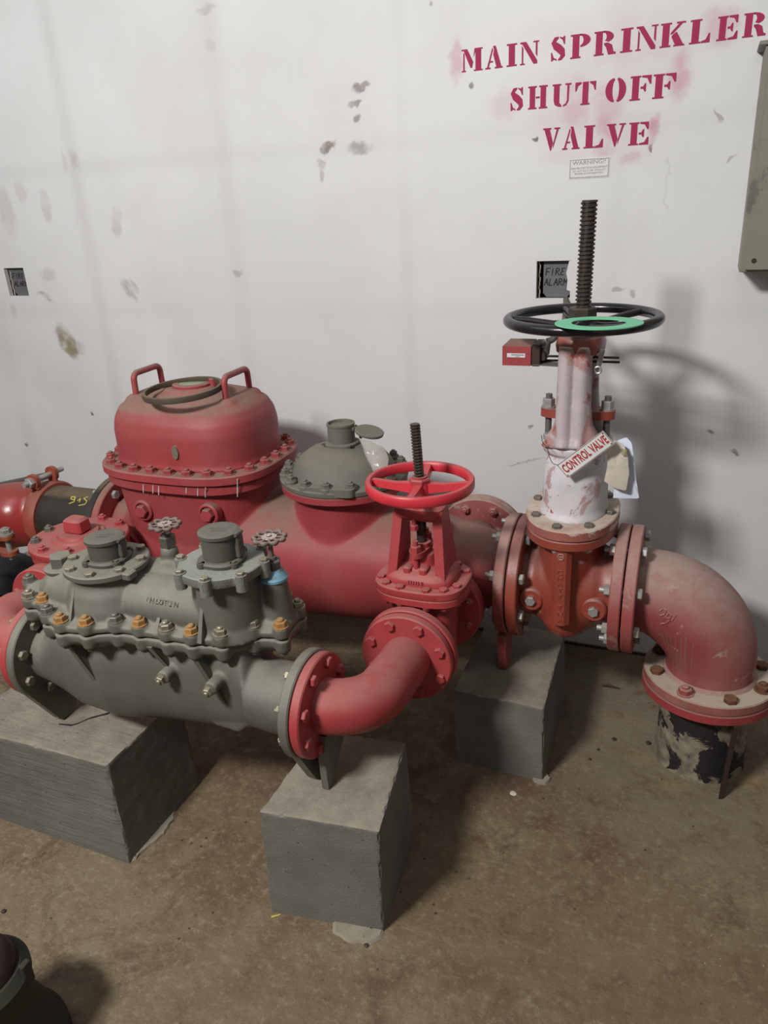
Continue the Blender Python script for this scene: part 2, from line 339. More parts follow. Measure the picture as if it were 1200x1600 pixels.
class MB:
    def __init__(s): s.v = []; s.f = []

    def add(s, vs, fs, m=None):
        o = len(s.v)
        for p in vs:
            p = Vector(p); s.v.append(m @ p if m is not None else p)
        for f in fs: s.f.append([o + i for i in f])
        return s

    def loops(s, rings, m=None, cap=True, close=False):
        n = len(rings[0]); vs = [p for r in rings for p in r]; fs = []
        R = len(rings)
        for i in range(R if close else R - 1):
            a = i * n; b = ((i + 1) % R) * n
            for j in range(n):
                k = (j + 1) % n
                fs.append([a + j, a + k, b + k, b + j])
        if cap and not close:
            fs.append(list(range(n))[::-1]); fs.append([(R - 1) * n + j for j in range(n)])
        return s.add(vs, fs, m)

    def lathe(s, prof, m=None, seg=48, cap=True, close=False, sy=1.0):
        rings = [[Vector((max(r, 1e-5) * math.cos(2 * PI * j / seg), sy * max(r, 1e-5) * math.sin(2 * PI * j / seg), z)) for j in range(seg)] for r, z in prof]
        return s.loops(rings, m, cap, close)

    def disc(s, c, d, R, t, ch=0.003, r0=None, seg=64):
        """flange plate centred on c, thickness t along d, edges eased"""
        m = axm(c, d)
        p = [(R - ch, -t / 2), (R, -t / 2 + ch), (R, t / 2 - ch), (R - ch, t / 2)]
        if r0: p = p + [(r0, t / 2), (r0, -t / 2)]; return s.lathe(p, m, seg, close=True)
        return s.lathe(p, m, seg)

    def cyl(s, a, b, r, r2=None, seg=32, ch=0.0):
        a = Vector(a); b = Vector(b); L = (b - a).length; r2 = r if r2 is None else r2
        p = [(r, 0), (r2, L)] if not ch else [(r - ch, 0), (r, ch), (r2, L - ch), (r2 - ch, L)]
        return s.lathe(p, axm(a, b - a), seg)

    def tube(s, pts, r, seg=16, close=False, sy=None):
        pts = [Vector(p) for p in pts]; n = len(pts)
        rs = r if isinstance(r, (list, tuple)) else [r] * n
        tang = []
        for i in range(n):
            a = pts[(i - 1) % n] if (close or i > 0) else pts[0]; b = pts[(i + 1) % n] if (close or i < n - 1) else pts[-1]
            tang.append((b - a).normalized())
        up = Vector((0, 0, 1)) if abs(tang[0].z) < 0.9 else Vector((1, 0, 0))
        u = (up - up.dot(tang[0]) * tang[0]).normalized(); rings = []
        for i in range(n):
            u = (u - u.dot(tang[i]) * tang[i]).normalized(); w_ = tang[i].cross(u)
            rings.append([pts[i] + rs[i] * (math.cos(2 * PI * j / seg) * u * (sy or 1) + math.sin(2 * PI * j / seg) * w_) for j in range(seg)])
        return s.loops(rings, None, True, close)

    def torus(s, c, d, R, r, seg=64, seg2=16, flat=1.0):
        m = axm(c, d)
        p = [(R + r * math.cos(2 * PI * k / seg2), flat * r * math.sin(2 * PI * k / seg2)) for k in range(seg2)]
        return s.lathe(p, m, seg, close=True)

    def box(s, c, size, m=None, ch=0.0, top=1.0):
        x, y, z = [q / 2 for q in size]; c = Vector(c)
        def ring(ix, iy, zz, k=1.0):
            X = x * k - ix; Y = y * k - iy; e = ch
            if ch: q = [(X, Y - e), (X - e, Y), (-X + e, Y), (-X, Y - e), (-X, -Y + e), (-X + e, -Y), (X - e, -Y), (X, -Y + e)]
            else: q = [(X, Y), (-X, Y), (-X, -Y), (X, -Y)]
            return [c + Vector((a, b, zz)) for a, b in q]
        if ch: rr = [ring(ch, ch, -z), ring(0, 0, -z + ch), ring(0, 0, z - ch, top), ring(ch, ch, z, top)]
        else: rr = [ring(0, 0, -z), ring(0, 0, z, top)]
        return s.loops(rr, m)

    def prism(s, poly, z0, z1, m=None):
        n = len(poly)
        return s.loops([[Vector((a, b, z0)) for a, b in poly], [Vector((a, b, z1)) for a, b in poly]], m)

    def sphere(s, c, r, sc=(1, 1, 1), seg=24):
        m = Matrix.Translation(Vector(c)) @ Matrix.Diagonal((sc[0], sc[1], sc[2], 1))
        return s.lathe([(r * math.sin(PI * k / 12), -r * math.cos(PI * k / 12)) for k in range(13)], m, seg, cap=True)

    def mesh(s, name, mat, origin=Vector((0, 0, 0)), ang=35):
        me = bpy.data.meshes.new(name)
        me.from_pydata([tuple(p - origin) for p in s.v], [], s.f)
        bm = bmesh.new(); bm.from_mesh(me)
        bmesh.ops.recalc_face_normals(bm, faces=bm.faces)
        bm.to_mesh(me); bm.free()
        me.materials.append(mat)
        me.shade_smooth(); me.set_sharp_from_angle(angle=math.radians(ang))
        return me

    def build(s, name, mat, parent=None, remesh=None, smooth=6, ang=35, origin=None):
        base = world_loc(parent) if parent else Vector((0, 0, 0))
        if origin is None:
            origin = base
        me = s.mesh(name, M[mat] if isinstance(mat, str) else mat, origin, ang)
        o = bpy.data.objects.new(name, me); COL.objects.link(o)
        if parent: o.parent = parent
        o.location = origin - base
        if remesh:
            r = o.modifiers.new('cast', 'REMESH'); r.mode = 'VOXEL'; r.voxel_size = remesh; r.use_smooth_shade = True
            if smooth:
                q = o.modifiers.new('soften', 'SMOOTH'); q.iterations = smooth; q.factor = 0.5
        return o


def world_loc(o):
    v = Vector((0, 0, 0))
    while o: v += o.location; o = o.parent
    return v


def thing(name, loc, label, cat, group=None):
    o = bpy.data.objects.new(name, None); COL.objects.link(o); o.location = loc; o.empty_display_size = 0.05
    o['label'] = label; o['category'] = cat
    if group: o['group'] = group
    return o


def tag(o, label, cat, group=None, kind=None):
    if label: o['label'] = label
    if cat: o['category'] = cat
    if group: o['group'] = group
    if kind: o['kind'] = kind
    return o


# ---- bolts (shared meshes)
_bc = {}


def hexp(r, z0, z1, mb, m=None, ch=0.12):
    rings = []
    for rr, zz in ((r, z0), (r, z1 - ch * r), (r * (1 - ch), z1)):
        rings.append([Vector((rr * math.cos(PI / 3 * j), rr * math.sin(PI / 3 * j), zz)) for j in range(6)])
    mb.loops(rings, m)


def bolt_mesh(kind, sz, L, mat):
    key = (kind, round(sz, 4), round(L, 4), mat)
    if key in _bc: return _bc[key]
    mb = MB()
    if kind == 'head':      # plain hex head sitting on a surface
        hexp(sz, 0, sz * 0.75, mb)
        mb.lathe([(sz * 0.5, -sz * 0.5), (sz * 0.5, 0.0)], seg=12)
    elif kind == 'nut':     # washer, nut and stud end
        mb.lathe([(sz * 1.2, 0), (sz * 1.2, sz * 0.16)], seg=20)
        hexp(sz, sz * 0.16, sz * 1.0, mb)
        mb.lathe([(sz * 0.52, sz * 0.9), (sz * 0.52, sz * 1.25), (sz * 0.4, sz * 1.4)], seg=14)
    elif kind == 'through':  # through bolt: head on +z side, nut and thread on -z side
        hexp(sz, L / 2, L / 2 + sz * 0.8, mb)
        hexp(sz, -0.0, sz * 0.9, mb, Matrix.Translation((0, 0, -L / 2)) @ Matrix.Rotation(PI, 4, 'X'))
        mb.lathe([(sz * 0.5, -L / 2 - sz * 1.7), (sz * 0.5, L / 2)], seg=14)
    me = mb.mesh('bolt', M[mat], ang=30)
    _bc[key] = me
    return me


def bolt(parent, c, d, kind='nut', sz=0.011, L=0.05, mat='red', name='bolt', spin=None, label=None):
    me = bolt_mesh(kind, sz, L, mat)
    o = bpy.data.objects.new(name, me); COL.objects.link(o); o.parent = parent
    m = axm(Vector(c) - world_loc(parent), d) @ Matrix.Rotation(random.uniform(0, PI) if spin is None else spin, 4, 'Z')
    o.matrix_local = m
    if label: o['label'] = label
    return o


def bolt_ring(parent, c, d, R, n, phase=0.0, **k):
    c = Vector(c); d = Vector(d).normalized()
    if abs(d.z) > 0.9: u = Vector((1, 0, 0)); v_ = Vector((0, 1, 0))
    else: v_ = Vector((0, 0, 1)); u = v_.cross(d).normalized(); v_ = d.cross(u)
    for i in range(n):
        a = phase + 2 * PI * i / n
        bolt(parent, c + R * (math.cos(a) * u + math.sin(a) * v_), d, **k)


def sup_pts(c, a, b, n, z, cnt=96):
    out = []
    for i in range(cnt):
        t = 2 * PI * i / cnt; ct, st = math.cos(t), math.sin(t)
        out.append(Vector((c[0] + a * math.copysign(abs(ct) ** (2 / n), ct), c[1] + b * math.copysign(abs(st) ** (2 / n), st), z)))
    return out


def resample(pts, n):
    L = [0]
    P = pts + [pts[0]]
    for i in range(len(pts)): L.append(L[-1] + (P[i + 1] - P[i]).length)
    out = []
    for k in range(n):
        t = L[-1] * k / n
        for i in range(len(pts)):
            if L[i] <= t < L[i + 1]:
                out.append(P[i].lerp(P[i + 1], (t - L[i]) / (L[i + 1] - L[i]))); break
    return out


def yz_ring(x, yc, zc, ry, rz, n=2.0, cnt=48):
    out = []
    for i in range(cnt):
        t = 2 * PI * i / cnt; ct, st = math.cos(t), math.sin(t)
        out.append(Vector((x, yc + ry * math.copysign(abs(ct) ** (2 / n), ct), zc + rz * math.copysign(abs(st) ** (2 / n), st))))
    return out


def arc_pts(c, r, u, v, a0, a1, n):
    c = Vector(c); u = Vector(u); v = Vector(v)
    return [c + r * (math.cos(a0 + (a1 - a0) * i / n) * u + math.sin(a0 + (a1 - a0) * i / n) * v) for i in range(n + 1)]


def thread(mb, a, b, R, pitch, depth, seg=20):
    """screw thread: stacked ridges along a->b"""
    a = Vector(a); b = Vector(b); L = (b - a).length; n = int(L / pitch); prof = [(R * 0.75, 0)]
    rings = []
    m = axm(a, b - a); steps = n * 8
    for i in range(steps + 1):
        z = L * i / steps; ring = []
        for j in range(seg):
            ph = (z / pitch - j / seg) % 1.0
            k = 1.0 if ph < 0.45 else 0.0
            r = R - depth * (1 - k)
            ring.append(Vector((r * math.cos(2 * PI * j / seg), r * math.sin(2 * PI * j / seg), z)))
        rings.append(ring)
    mb.loops(rings, m)


def text_mesh(txt, size, depth, m, name, mat, parent, narrow=1.0, spacing=1.0, bold=0.0):
    cu = bpy.data.curves.new(name, 'FONT'); cu.body = txt; cu.size = size; cu.extrude = depth; cu.align_x = 'CENTER'; cu.align_y = 'CENTER'; cu.space_character = spacing
    cu.resolution_u = 3; cu.offset = bold
    o = bpy.data.objects.new(name, cu); COL.objects.link(o)
    dg = bpy.context.evaluated_depsgraph_get(); dg.update()
    me = bpy.data.meshes.new_from_object(o.evaluated_get(dg))
    bpy.data.objects.remove(o); bpy.data.curves.remove(cu)
    base = world_loc(parent) if parent else Vector((0, 0, 0))
    me.transform(Matrix.Translation(-base) @ m @ Matrix.Diagonal((narrow, 1, 1, 1)))
    me.name = name; me.materials.clear(); me.materials.append(M[mat])
    q = bpy.data.objects.new(name, me); COL.objects.link(q)
    if parent: q.parent = parent
    return q


def frame(c, xd, yd):
    xd = Vector(xd).normalized(); zd = xd.cross(Vector(yd)).normalized(); yd = zd.cross(xd)
    return Matrix(((xd.x, yd.x, zd.x, c[0]), (xd.y, yd.y, zd.y, c[1]), (xd.z, yd.z, zd.z, c[2]), (0, 0, 0, 1)))

# ================================================================== SETTING
YW = 2.44
mb = MB(); mb.box((-1.5, -0.3, -0.05), (8.0, 5.6, 0.1))
fl = mb.build('floor', 'floor'); fl['kind'] = 'structure'

HOLES = [(-0.481, -0.378, 1.222, 1.332), (-2.634, -2.531, 1.238, 1.347)]
xs = [-5.0, -2.634, -2.531, -0.481, -0.378, 2.4]; zs = [0.0, 1.222, 1.238, 1.332, 1.347, 3.3]
mb = MB()
for i in range(5):
    for j in range(5):
        cx, cz = (xs[i] + xs[i + 1]) / 2, (zs[j] + zs[j + 1]) / 2
        if any(a < cx < b and c_ < cz < d_ for a, b, c_, d_ in HOLES): continue
        mb.box((cx, YW + 0.009, cz), (xs[i + 1] - xs[i], 0.018, zs[j + 1] - zs[j]))
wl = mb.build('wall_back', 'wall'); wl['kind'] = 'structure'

# ---- stencilled lettering -------------------------------------------------
def sector(cx, cy, rx, ry, ix, iy, a0, a1, n=14):
    o = [(cx + rx * math.cos(math.radians(a0 + (a1 - a0) * k / n)), cy + ry * math.sin(math.radians(a0 + (a1 - a0) * k / n))) for k in range(n + 1)]
    i_ = [(cx + ix * math.cos(math.radians(a1 + (a0 - a1) * k / n)), cy + iy * math.sin(math.radians(a1 + (a0 - a1) * k / n))) for k in range(n + 1)]
    return o + i_


def brush(pts):
    L = []; R = []
    for i, (x, y, wd) in enumerate(pts):
        a = pts[max(i - 1, 0)]; b = pts[min(i + 1, len(pts) - 1)]
        dx, dy = b[0] - a[0], b[1] - a[1]; l = math.hypot(dx, dy) or 1
        L.append((x - dy / l * wd / 2, y + dx / l * wd / 2)); R.append((x + dy / l * wd / 2, y - dx / l * wd / 2))
    return L + R[::-1]


def ist(x0, x1, s0=None, s1=None):
    s0 = x0 + (x1 - x0) * 0.2 if s0 is None else s0; s1 = x1 - (x1 - x0) * 0.2 if s1 is None else s1
    return [(x0, 0), (x1, 0), (x1, .07), (s1, .07), (s1, .93), (x1, .93), (x1, 1), (x0, 1), (x0, .93), (s0, .93), (s0, .07), (x0, .07)]


G = {
 'A': [[(0, 0), (.3, 0), (.3, .07), (.2, .07), (.27, .28), (.44, .28), (.44, .35), (.29, .35), (.45, .85), (.4, .93), (.1, .07), (0, .07)], [(.44, 1), (.6, 1), (.93, .07), (1, .07), (1, 0), (.55, 0), (.55, .07), (.64, .07), (.46, .62), (.5, .85)]],
 'M': [[(0, 0), (.2, 0), (.2, .06), (.14, .06), (.14, .8), (.08, .86), (.07, .06), (0, .06)], [(0, 1), (.27, 1), (.55, .42), (.5, .16), (.42, .16), (.1, .93), (0, .94)], [(.62, 1), (1, 1), (1, .94), (.93, .94), (.93, .06), (1, .06), (1, 0), (.58, 0), (.58, .06), (.66, .06), (.66, .86), (.56, .6)]],
 'I': [ist(0, 1)],
 'N': [[(0, 0), (.25, 0), (.25, .06), (.17, .06), (.17, .72), (.09, .86), (.09, .06), (0, .06)], [(0, 1), (.32, 1), (.92, .14), (.92, 0), (.72, 0), (.12, .9), (0, .94)], [(.7, 1), (1, 1), (1, .94), (.92, .94), (.92, .3), (.83, .42), (.83, .94), (.7, .94)]],
 'S': [brush([(.5, .97, .06), (.3, .9, .2), (.2, .76, .3), (.32, .62, .34), (.55, .5, .36), (.74, .36, .36), (.78, .22, .3), (.66, .08, .16), (.5, .03, .06)]), [(.58, 1), (.72, .94), (.86, 1), (.9, 1), (.9, .66), (.84, .66), (.74, .85), (.58, .93)], [(.4, .0), (.24, .06), (.1, 0), (.06, 0), (.04, .36), (.1, .36), (.22, .14), (.4, .07)]],
 'P': [ist(0, .5, .1, .42), sector(.46, .73, .5, .27, .16, .2, -88, 88)],
 'R': [ist(0, .46, .08, .38), sector(.42, .75, .46, .25, .14, .18, -60, 88), [(.46, .5), (.64, .5), (.82, .4), (.9, .12), (1, .08), (1, 0), (.66, 0), (.56, .3), (.46, .42)]],
 'K': [ist(0, .44, .08, .36), [(.42, .5), (.54, .56), (.88, .93), (1, .93), (1, 1), (.64, 1), (.64, .93), (.74, .93), (.42, .58)], [(.5, .5), (.66, .6), (.95, .07), (1, .07), (1, 0), (.56, 0), (.56, .07), (.62, .07), (.46, .4)]],
 'L': [ist(0, .56, .1, .46), [(.58, 0), (1, 0), (1, .38), (.93, .38), (.8, .13), (.58, .07)]],
 'E': [ist(0, .5, .1, .42), [(.54, 0), (1, 0), (1, .34), (.93, .34), (.8, .12), (.54, .07)], [(.54, 1), (.97, 1), (.97, .68), (.9, .68), (.78, .88), (.54, .93)], [(.5, .46), (.62, .46), (.7, .34), (.76, .34), (.76, .68), (.7, .68), (.62, .55), (.5, .55)]],
 'F': [ist(0, .5, .1, .42), [(.54, 1), (1, 1), (1, .64), (.93, .64), (.8, .88), (.54, .93)], [(.5, .46), (.62, .46), (.7, .34), (.76, .34), (.76, .68), (.7, .68), (.62, .55), (.5, .55)]],
 'H': [ist(0, .44, .08, .36), ist(.56, 1, .64, .92), [(.4, .46), (.6, .46), (.6, .54), (.4, .54)]],
 'U': [[(0, 1), (.46, 1), (.46, .93), (.38, .93), (.38, .2), (.5, .06), (.5, 0), (.32, .02), (.14, .1), (.08, .28), (.08, .93), (0, .93)], [(.68, 1), (1, 1), (1, .93), (.9, .93), (.88, .24), (.76, .06), (.58, 0), (.58, .07), (.72, .13), (.79, .28), (.79, .93), (.68, .93)]],
 'T': [[(.28, 0), (.72, 0), (.72, .07), (.64, .07), (.64, 1), (.36, 1), (.36, .07), (.28, .07)], [(.3, 1), (0, 1), (0, .62), (.06, .62), (.14, .84), (.3, .93)], [(.7, 1), (1, 1), (1, .62), (.94, .62), (.86, .84), (.7, .93)]],
 'O': [sector(.46, .5, .46, .5, .12, .42, 97, 263), sector(.54, .5, .46, .5, .12, .42, -83, 83)],
 'V': [[(0, 1), (.48, 1), (.48, .93), (.4, .93), (.6, .34), (.5, 0), (.44, 0), (.08, .93), (0, .93)], [(.66, 1), (1, 1), (1, .93), (.92, .93), (.6, .08), (.6, .26), (.8, .93), (.66, .93)]],
}
LINES = [
 ('MAIN', [('M', 52, 130), ('A', 140, 205), ('I', 220, 258), ('N', 270, 340)], 272, -0.123, 85),
 ('SPRINKLER', [('S', 383, 443), ('P', 458, 535), ('R', 546, 628), ('I', 645, 690), ('N', 702, 783), ('K', 793, 885), ('L', 903, 980), ('E', 1005, 1083), ('R', 1102, 1190)], 272, -0.123, 90),
 ('SHUT', [('S', 232, 285), ('H', 300, 372), ('U', 390, 460), ('T', 475, 552)], 417, -0.085, 86),
 ('OFF', [('O', 588, 665), ('F', 680, 758), ('F', 765, 850)], 417, -0.085, 91),
 ('VALVE', [('V', 355, 418), ('A', 428, 493), ('L', 508, 580), ('V', 592, 662), ('E', 675, 750)], 567, -0.065, 85)]
X0L = {'MAIN': 52, 'SPRINKLER': 52, 'SHUT': 232, 'OFF': 232, 'VALVE': 355}
sign = thing('stencil_lettering', (-0.3, YW - 0.001, 1.8), 'magenta stencilled words MAIN SPRINKLER SHUT OFF VALVE sprayed on the white wall', 'painted sign')
for word, gl, yb, sl, hh in LINES:
    mb = MB()
    for ch, x0, x1 in gl:
        def P(cx, cy): return at(700 + cx / 2.4, cy / 2.4, Y=YW)
        y0 = yb + sl * (x0 - X0L[word]); y1 = yb + sl * (x1 - X0L[word])
        bl = P(x0, y0); br = P(x1, y1); sk = -(x0 + 1680 - 764 * 2.4 + 1834) * 0.0
        up = Vector((0, 0, (P(x0, y0 - hh) - bl).z))
        for poly in G[ch]:
            pts = [bl + (br - bl) * a + up * b for a, b in poly]
            front = [Vector((p.x, YW - 0.0012, p.z)) for p in pts]; back = [Vector((p.x, YW - 0.0002, p.z)) for p in pts]
            mb.loops([back, front])
    mb.build('painted_word', 'pink', sign, ang=20)

# warning sticker
p0 = at(890, 277, Y=YW); p1 = at(952, 248, Y=YW)
st = thing('warning_sticker', ((p0.x + p1.x) / 2, YW, 1.582), 'small rectangular WARNING sticker with faded grey print below the stencilled words', 'sticker')
mb = MB(); mb.box((-0.338, YW - 0.001, 1.582), (0.112, 0.001, 0.052)); mb.build('backing', 'sticker', st)
mb = MB()
for sx in (-1, 1): mb.box((-0.338 + sx * 0.053, YW - 0.0018, 1.582), (0.0016, 0.0006, 0.047))
for sz in (-1, 1): mb.box((-0.338, YW - 0.0018, 1.582 + sz * 0.023), (0.107, 0.0006, 0.0016))
mb.build('border', 'inkgrey', st)
fm = lambda x, z: frame((x, YW - 0.0018, z), (1, 0, 0.012), (0, 0, 1))
text_mesh('WARNING!!', 0.0155, 0.0002, fm(-0.338, 1.597), 'lettering', 'inkgrey', st, 1.12)
text_mesh('FIRE PROTECTION EQUIPMENT', 0.0072, 0.0002, fm(-0.338, 1.583), 'lettering', 'inkgrey', st)
text_mesh('DO NOT SHUT OFF WITHOUT', 0.0066, 0.0002, fm(-0.338, 1.5755), 'lettering', 'inkgrey', st)
text_mesh('PROPER AUTHORIZATION', 0.0066, 0.0002, fm(-0.338, 1.5685), 'lettering', 'inkgrey', st)

# electrical boxes in cut-outs, marked by hand
STROKE = {'F': [[(0, 0), (0, 1), (.8, 1)], [(0, .5), (.6, .52)]], 'I': [[(.3, 0), (.3, 1)]], 'R': [[(0, 0), (0, 1), (.55, .95), (.6, .65), (0, .5)], [(.15, .5), (.75, 0)]],
          'E': [[(.75, 1), (.1, .95), (.3, .52), (0, .3), (.1, 0), (.7, .05)], [(.2, .52), (.6, .55)]], 'A': [[(0, 0), (.4, 1), (.75, 0)], [(.15, .4), (.65, .42)]], 'L': [[(.1, 1), (0, 0), (.6, 0)]],
          'M': [[(0, 0), (.05, 1), (.4, .4), (.75, 1), (.8, 0)]]}


def scrawl(mb, txt, org, sz, adv, slant=0.12, Y=0):
    for k, ch in enumerate(txt):
        for st_ in STROKE[ch]:
            pts = [Vector((org[0] + (k * adv + a * 0.75 + b * slant) * sz, Y, org[1] + (b + 0.06 * k * 0) * sz)) for a, b in st_]
            for a, b in zip(pts, pts[1:]): mb.tube([a, b], sz * 0.075, 6)


for (a, b, c_, d_), lab, torn in ((HOLES[0], 'wall box behind the threaded stem, marked FIRE ALARM, in a torn cut-out', True), (HOLES[1], 'small wall box at the far left, marked FIRE ALARM by hand', False)):
    cx, cz = (a + b) / 2, (c_ + d_) / 2
    t = thing('electrical_box', (cx, YW + 0.03, c_), lab, 'electrical box')
    mb = MB(); mb.box((cx, YW + 0.068, cz), (b - a + 0.02, 0.012, d_ - c_ + 0.02))
    for sx in (-1, 1): mb.box((cx + sx * ((b - a) / 2 + 0.003), YW + 0.043, cz), (0.004, 0.049, d_ - c_ + 0.02))
    for sz in (-1, 1): mb.box((cx, YW + 0.043, cz + sz * ((d_ - c_) / 2 + 0.003)), (b - a + 0.01, 0.049, 0.004))
    mb.build('housing', 'hole', t)
    mb = MB(); e = 0.012; hw = (b - a) / 2 - 0.001; hh = (d_ - c_) / 2 - 0.001
    x_l = -hw + (0.016 if torn else 0.012)
    poly = [(x_l + e, -hh), (hw - e, -hh), (hw, -hh + e), (hw, hh), (x_l, hh), (x_l, -hh + e)]
    mb.loops([[Vector((cx + p, YW + (0.0195 if not torn else 0.024), cz + q)) for p, q in poly], [Vector((cx + p, YW + 0.028, cz + q)) for p, q in poly]])
    mb.build('cover_plate', 'box_grey', t)
    mb = MB()
    for i in range(9):
        z0 = c_ + (d_ - c_) * i / 9
        mb.box((a + 0.006 + 0.0015 * math.sin(i * 2.1), YW + 0.022, z0 + (d_ - c_) / 18), (0.0035, 0.004, (d_ - c_) / 9))
    mb.build('plaster_edge', 'plaster', t)
    mb = MB()
    yk_ = YW + (0.0235 if torn else 0.0192)
    scrawl(mb, 'FIRE', (a + (0.024 if torn else 0.019), c_ + 0.066), 0.0205, 0.72, Y=yk_)
    scrawl(mb, 'ALARM', (a + (0.020 if torn else 0.018), c_ + 0.036), 0.0195, 0.74, Y=yk_)
    mb.build('handwriting', 'ink', t)
    if torn:
        mb = MB()
        poly = [(b - 0.006, d_ - 0.001), (b - 0.0095, d_ - 0.018), (b - 0.0135, d_ - 0.035), (b - 0.009, d_ - 0.055), (b - 0.0105, d_ - 0.085), (b - 0.002, d_ - 0.088), (b, d_ - 0.09), (b + 0.001, d_)]
        mb.loops([[Vector((p, YW + 0.001, q)) for p, q in poly], [Vector((p, YW + 0.016, q)) for p, q in poly]])
        mb.build('torn_wallboard', 'sticker', t)

# cabinet on the wall
cb = thing('metal_cabinet', (0.38, 2.36, 1.30), 'grimy grey metal cabinet on the wall at the right edge', 'cabinet')
mb = MB(); mb.box((0.38, 2.375, 1.5645), (0.60, 0.13, 0.519), ch=0.002); mb.build('body', 'cabinet', cb)
mb = MB(); mb.box((0.385, 2.304, 1.5635), (0.585, 0.012, 0.505), ch=0.002); mb.build('door', 'cabinet', cb)
mb = MB(); mb.box((0.375, 2.372, 1.830), (0.62, 0.136, 0.010), ch=0.002); mb.build('top_cap', 'cabinet', cb)
mb = MB(); mb.cyl((0.112, 2.300, 1.335), (0.112, 2.296, 1.335), 0.006); mb.build('screw', 'ink', cb)
mb = MB(); mb.box((0, 0, 0), (0.035, 0.014, 0.035), Matrix.Translation((0.165, 2.296, 1.362)) @ Matrix.Rotation(PI / 4, 4, 'Y'), ch=0.003); mb.sphere((0.165, 2.287, 1.362), 0.008); mb.build('latch', 'steel', cb)

# ================================================================== CONCRETE BLOCKS
def block(name, bot, top, mat, label, seed=0.0, rough=0.0009, chipk=0.0045):
    """bot: 4 (x,y) corners FL FR BR BL, top: 4 (x,y,z)"""
    bm = bmesh.new()
    n = 56
    def lerp2(c, u, v):
        return (c[0] * (1 - u) + c[1] * u) * (1 - v) + (c[3] * (1 - u) + c[2] * u) * v
    B = [Vector((x, y, 0.0)) for x, y in bot]; T = [Vector(p) for p in top]
    cen = sum(B + T, Vector()) / 8
    vm = {}
    def vert(i, j, k):
        key = (i, j, k)
        if key in vm: return vm[key]
        u, v, q = i / n, j / n, k / n
        p = lerp2(B, u, v).lerp(lerp2(T, u, v), q)
        e = sum(1 for t in (u, v, q) if t in (0.0, 1.0))
        nz = Vector((mnoise.noise(p * 30 + Vector((seed, 0, 0))), mnoise.noise(p * 30 + Vector((0, seed + 5, 0))), mnoise.noise(p * 30 + Vector((0, 0, seed + 9)))))
        p = p + nz * rough
        if e >= 2 and q > 0:
            am = 0.0015 + chipk * max(0, mnoise.noise(p * 33 + Vector((seed, 3, 1)))) * 2
            p = p + (cen - p).normalized() * am
        if q == 0: p.z = 0.0
        vm[key] = bm.verts.new(p); return vm[key]
    def face(f):
        for a in range(n):
            for b in range(n):
                bm.faces.new([vert(*f(a, b)), vert(*f(a + 1, b)), vert(*f(a + 1, b + 1)), vert(*f(a, b + 1))])
    face(lambda a, b: (a, 0, b)); face(lambda a, b: (a, n, b)); face(lambda a, b: (0, a, b)); face(lambda a, b: (n, a, b)); face(lambda a, b: (a, b, n)); face(lambda a, b: (a, b, 0))
    bmesh.ops.recalc_face_normals(bm, faces=bm.faces)
    org = (B[0] + B[2]) / 2
    for v in bm.verts: v.co -= org
    me = bpy.data.meshes.new(name); bm.to_mesh(me); bm.free(); me.materials.append(M[mat]); me.shade_smooth(); me.set_sharp_from_angle(angle=math.radians(45))
    o = bpy.data.objects.new(name, me); COL.objects.link(o); o.location = org
    return o


def wrap(o, name, label, cat, group=None):
    t = thing(name, o.location.copy(), label, cat, group); o.parent = t; o.location = (0, 0, 0); return t


b1 = block('plinth', [(-0.807, 1.088), (-0.535, 1.125), (-0.56, 1.41), (-0.80, 1.40)], [(-0.810, 1.105, 0.288), (-0.522, 1.112, 0.316), (-0.566, 1.395, 0.316), (-0.80, 1.39, 0.30)], 'concrete', '', 1.0)
t1 = wrap(b1, 'concrete_block', 'grey concrete block at front centre under the red elbow and grey flange', 'concrete block')
b2 = block('plinth', [(-1.75, 1.105), (-1.222, 1.093), (-1.215, 1.40), (-1.73, 1.40)], [(-1.75, 1.108, 0.297), (-1.243, 1.112, 0.294), (-1.236, 1.405, 0.294), (-1.735, 1.40, 0.296)], 'concrete_brush', '', 4.0, 0.0011)
t2 = wrap(b2, 'concrete_block', 'wide board-marked concrete block with cracked top at the left under the grey meter', 'concrete block')
b3 = block('plinth', [(-0.545, 1.722), (-0.287, 1.713), (-0.292, 2.12), (-0.55, 2.12)], [(-0.547, 1.725, 0.245), (-0.292, 1.72, 0.243), (-0.303, 2.112, 0.250), (-0.55, 2.11, 0.25)], 'concrete', '', 8.0)
t3 = wrap(b3, 'concrete_block', 'grey concrete block against the wall side, under the big gate valve', 'concrete block')
# crack on the wide block
mb = MB(); cr = [(92, 1131), (112, 1133), (122, 1130), (140, 1122), (158, 1117), (170, 1114), (176, 1107), (181, 1098)]
pp = [at(x, y, Z=0.2965) for x, y in cr]
wd = [0.0015, 0.003, 0.003, 0.004, 0.003, 0.005, 0.006, 0.002]
for (a, ka), (b, kb) in zip(zip(pp, wd), list(zip(pp, wd))[1:]):
    mb.loops([[Vector((q.x, q.y + e * k, z)) for q, k, e in ((a, ka, -1), (b, kb, -1), (b, kb, 1), (a, ka, 1))] for z in (0.2945, 0.2968)])
mb.build('crack', 'hole', t2)
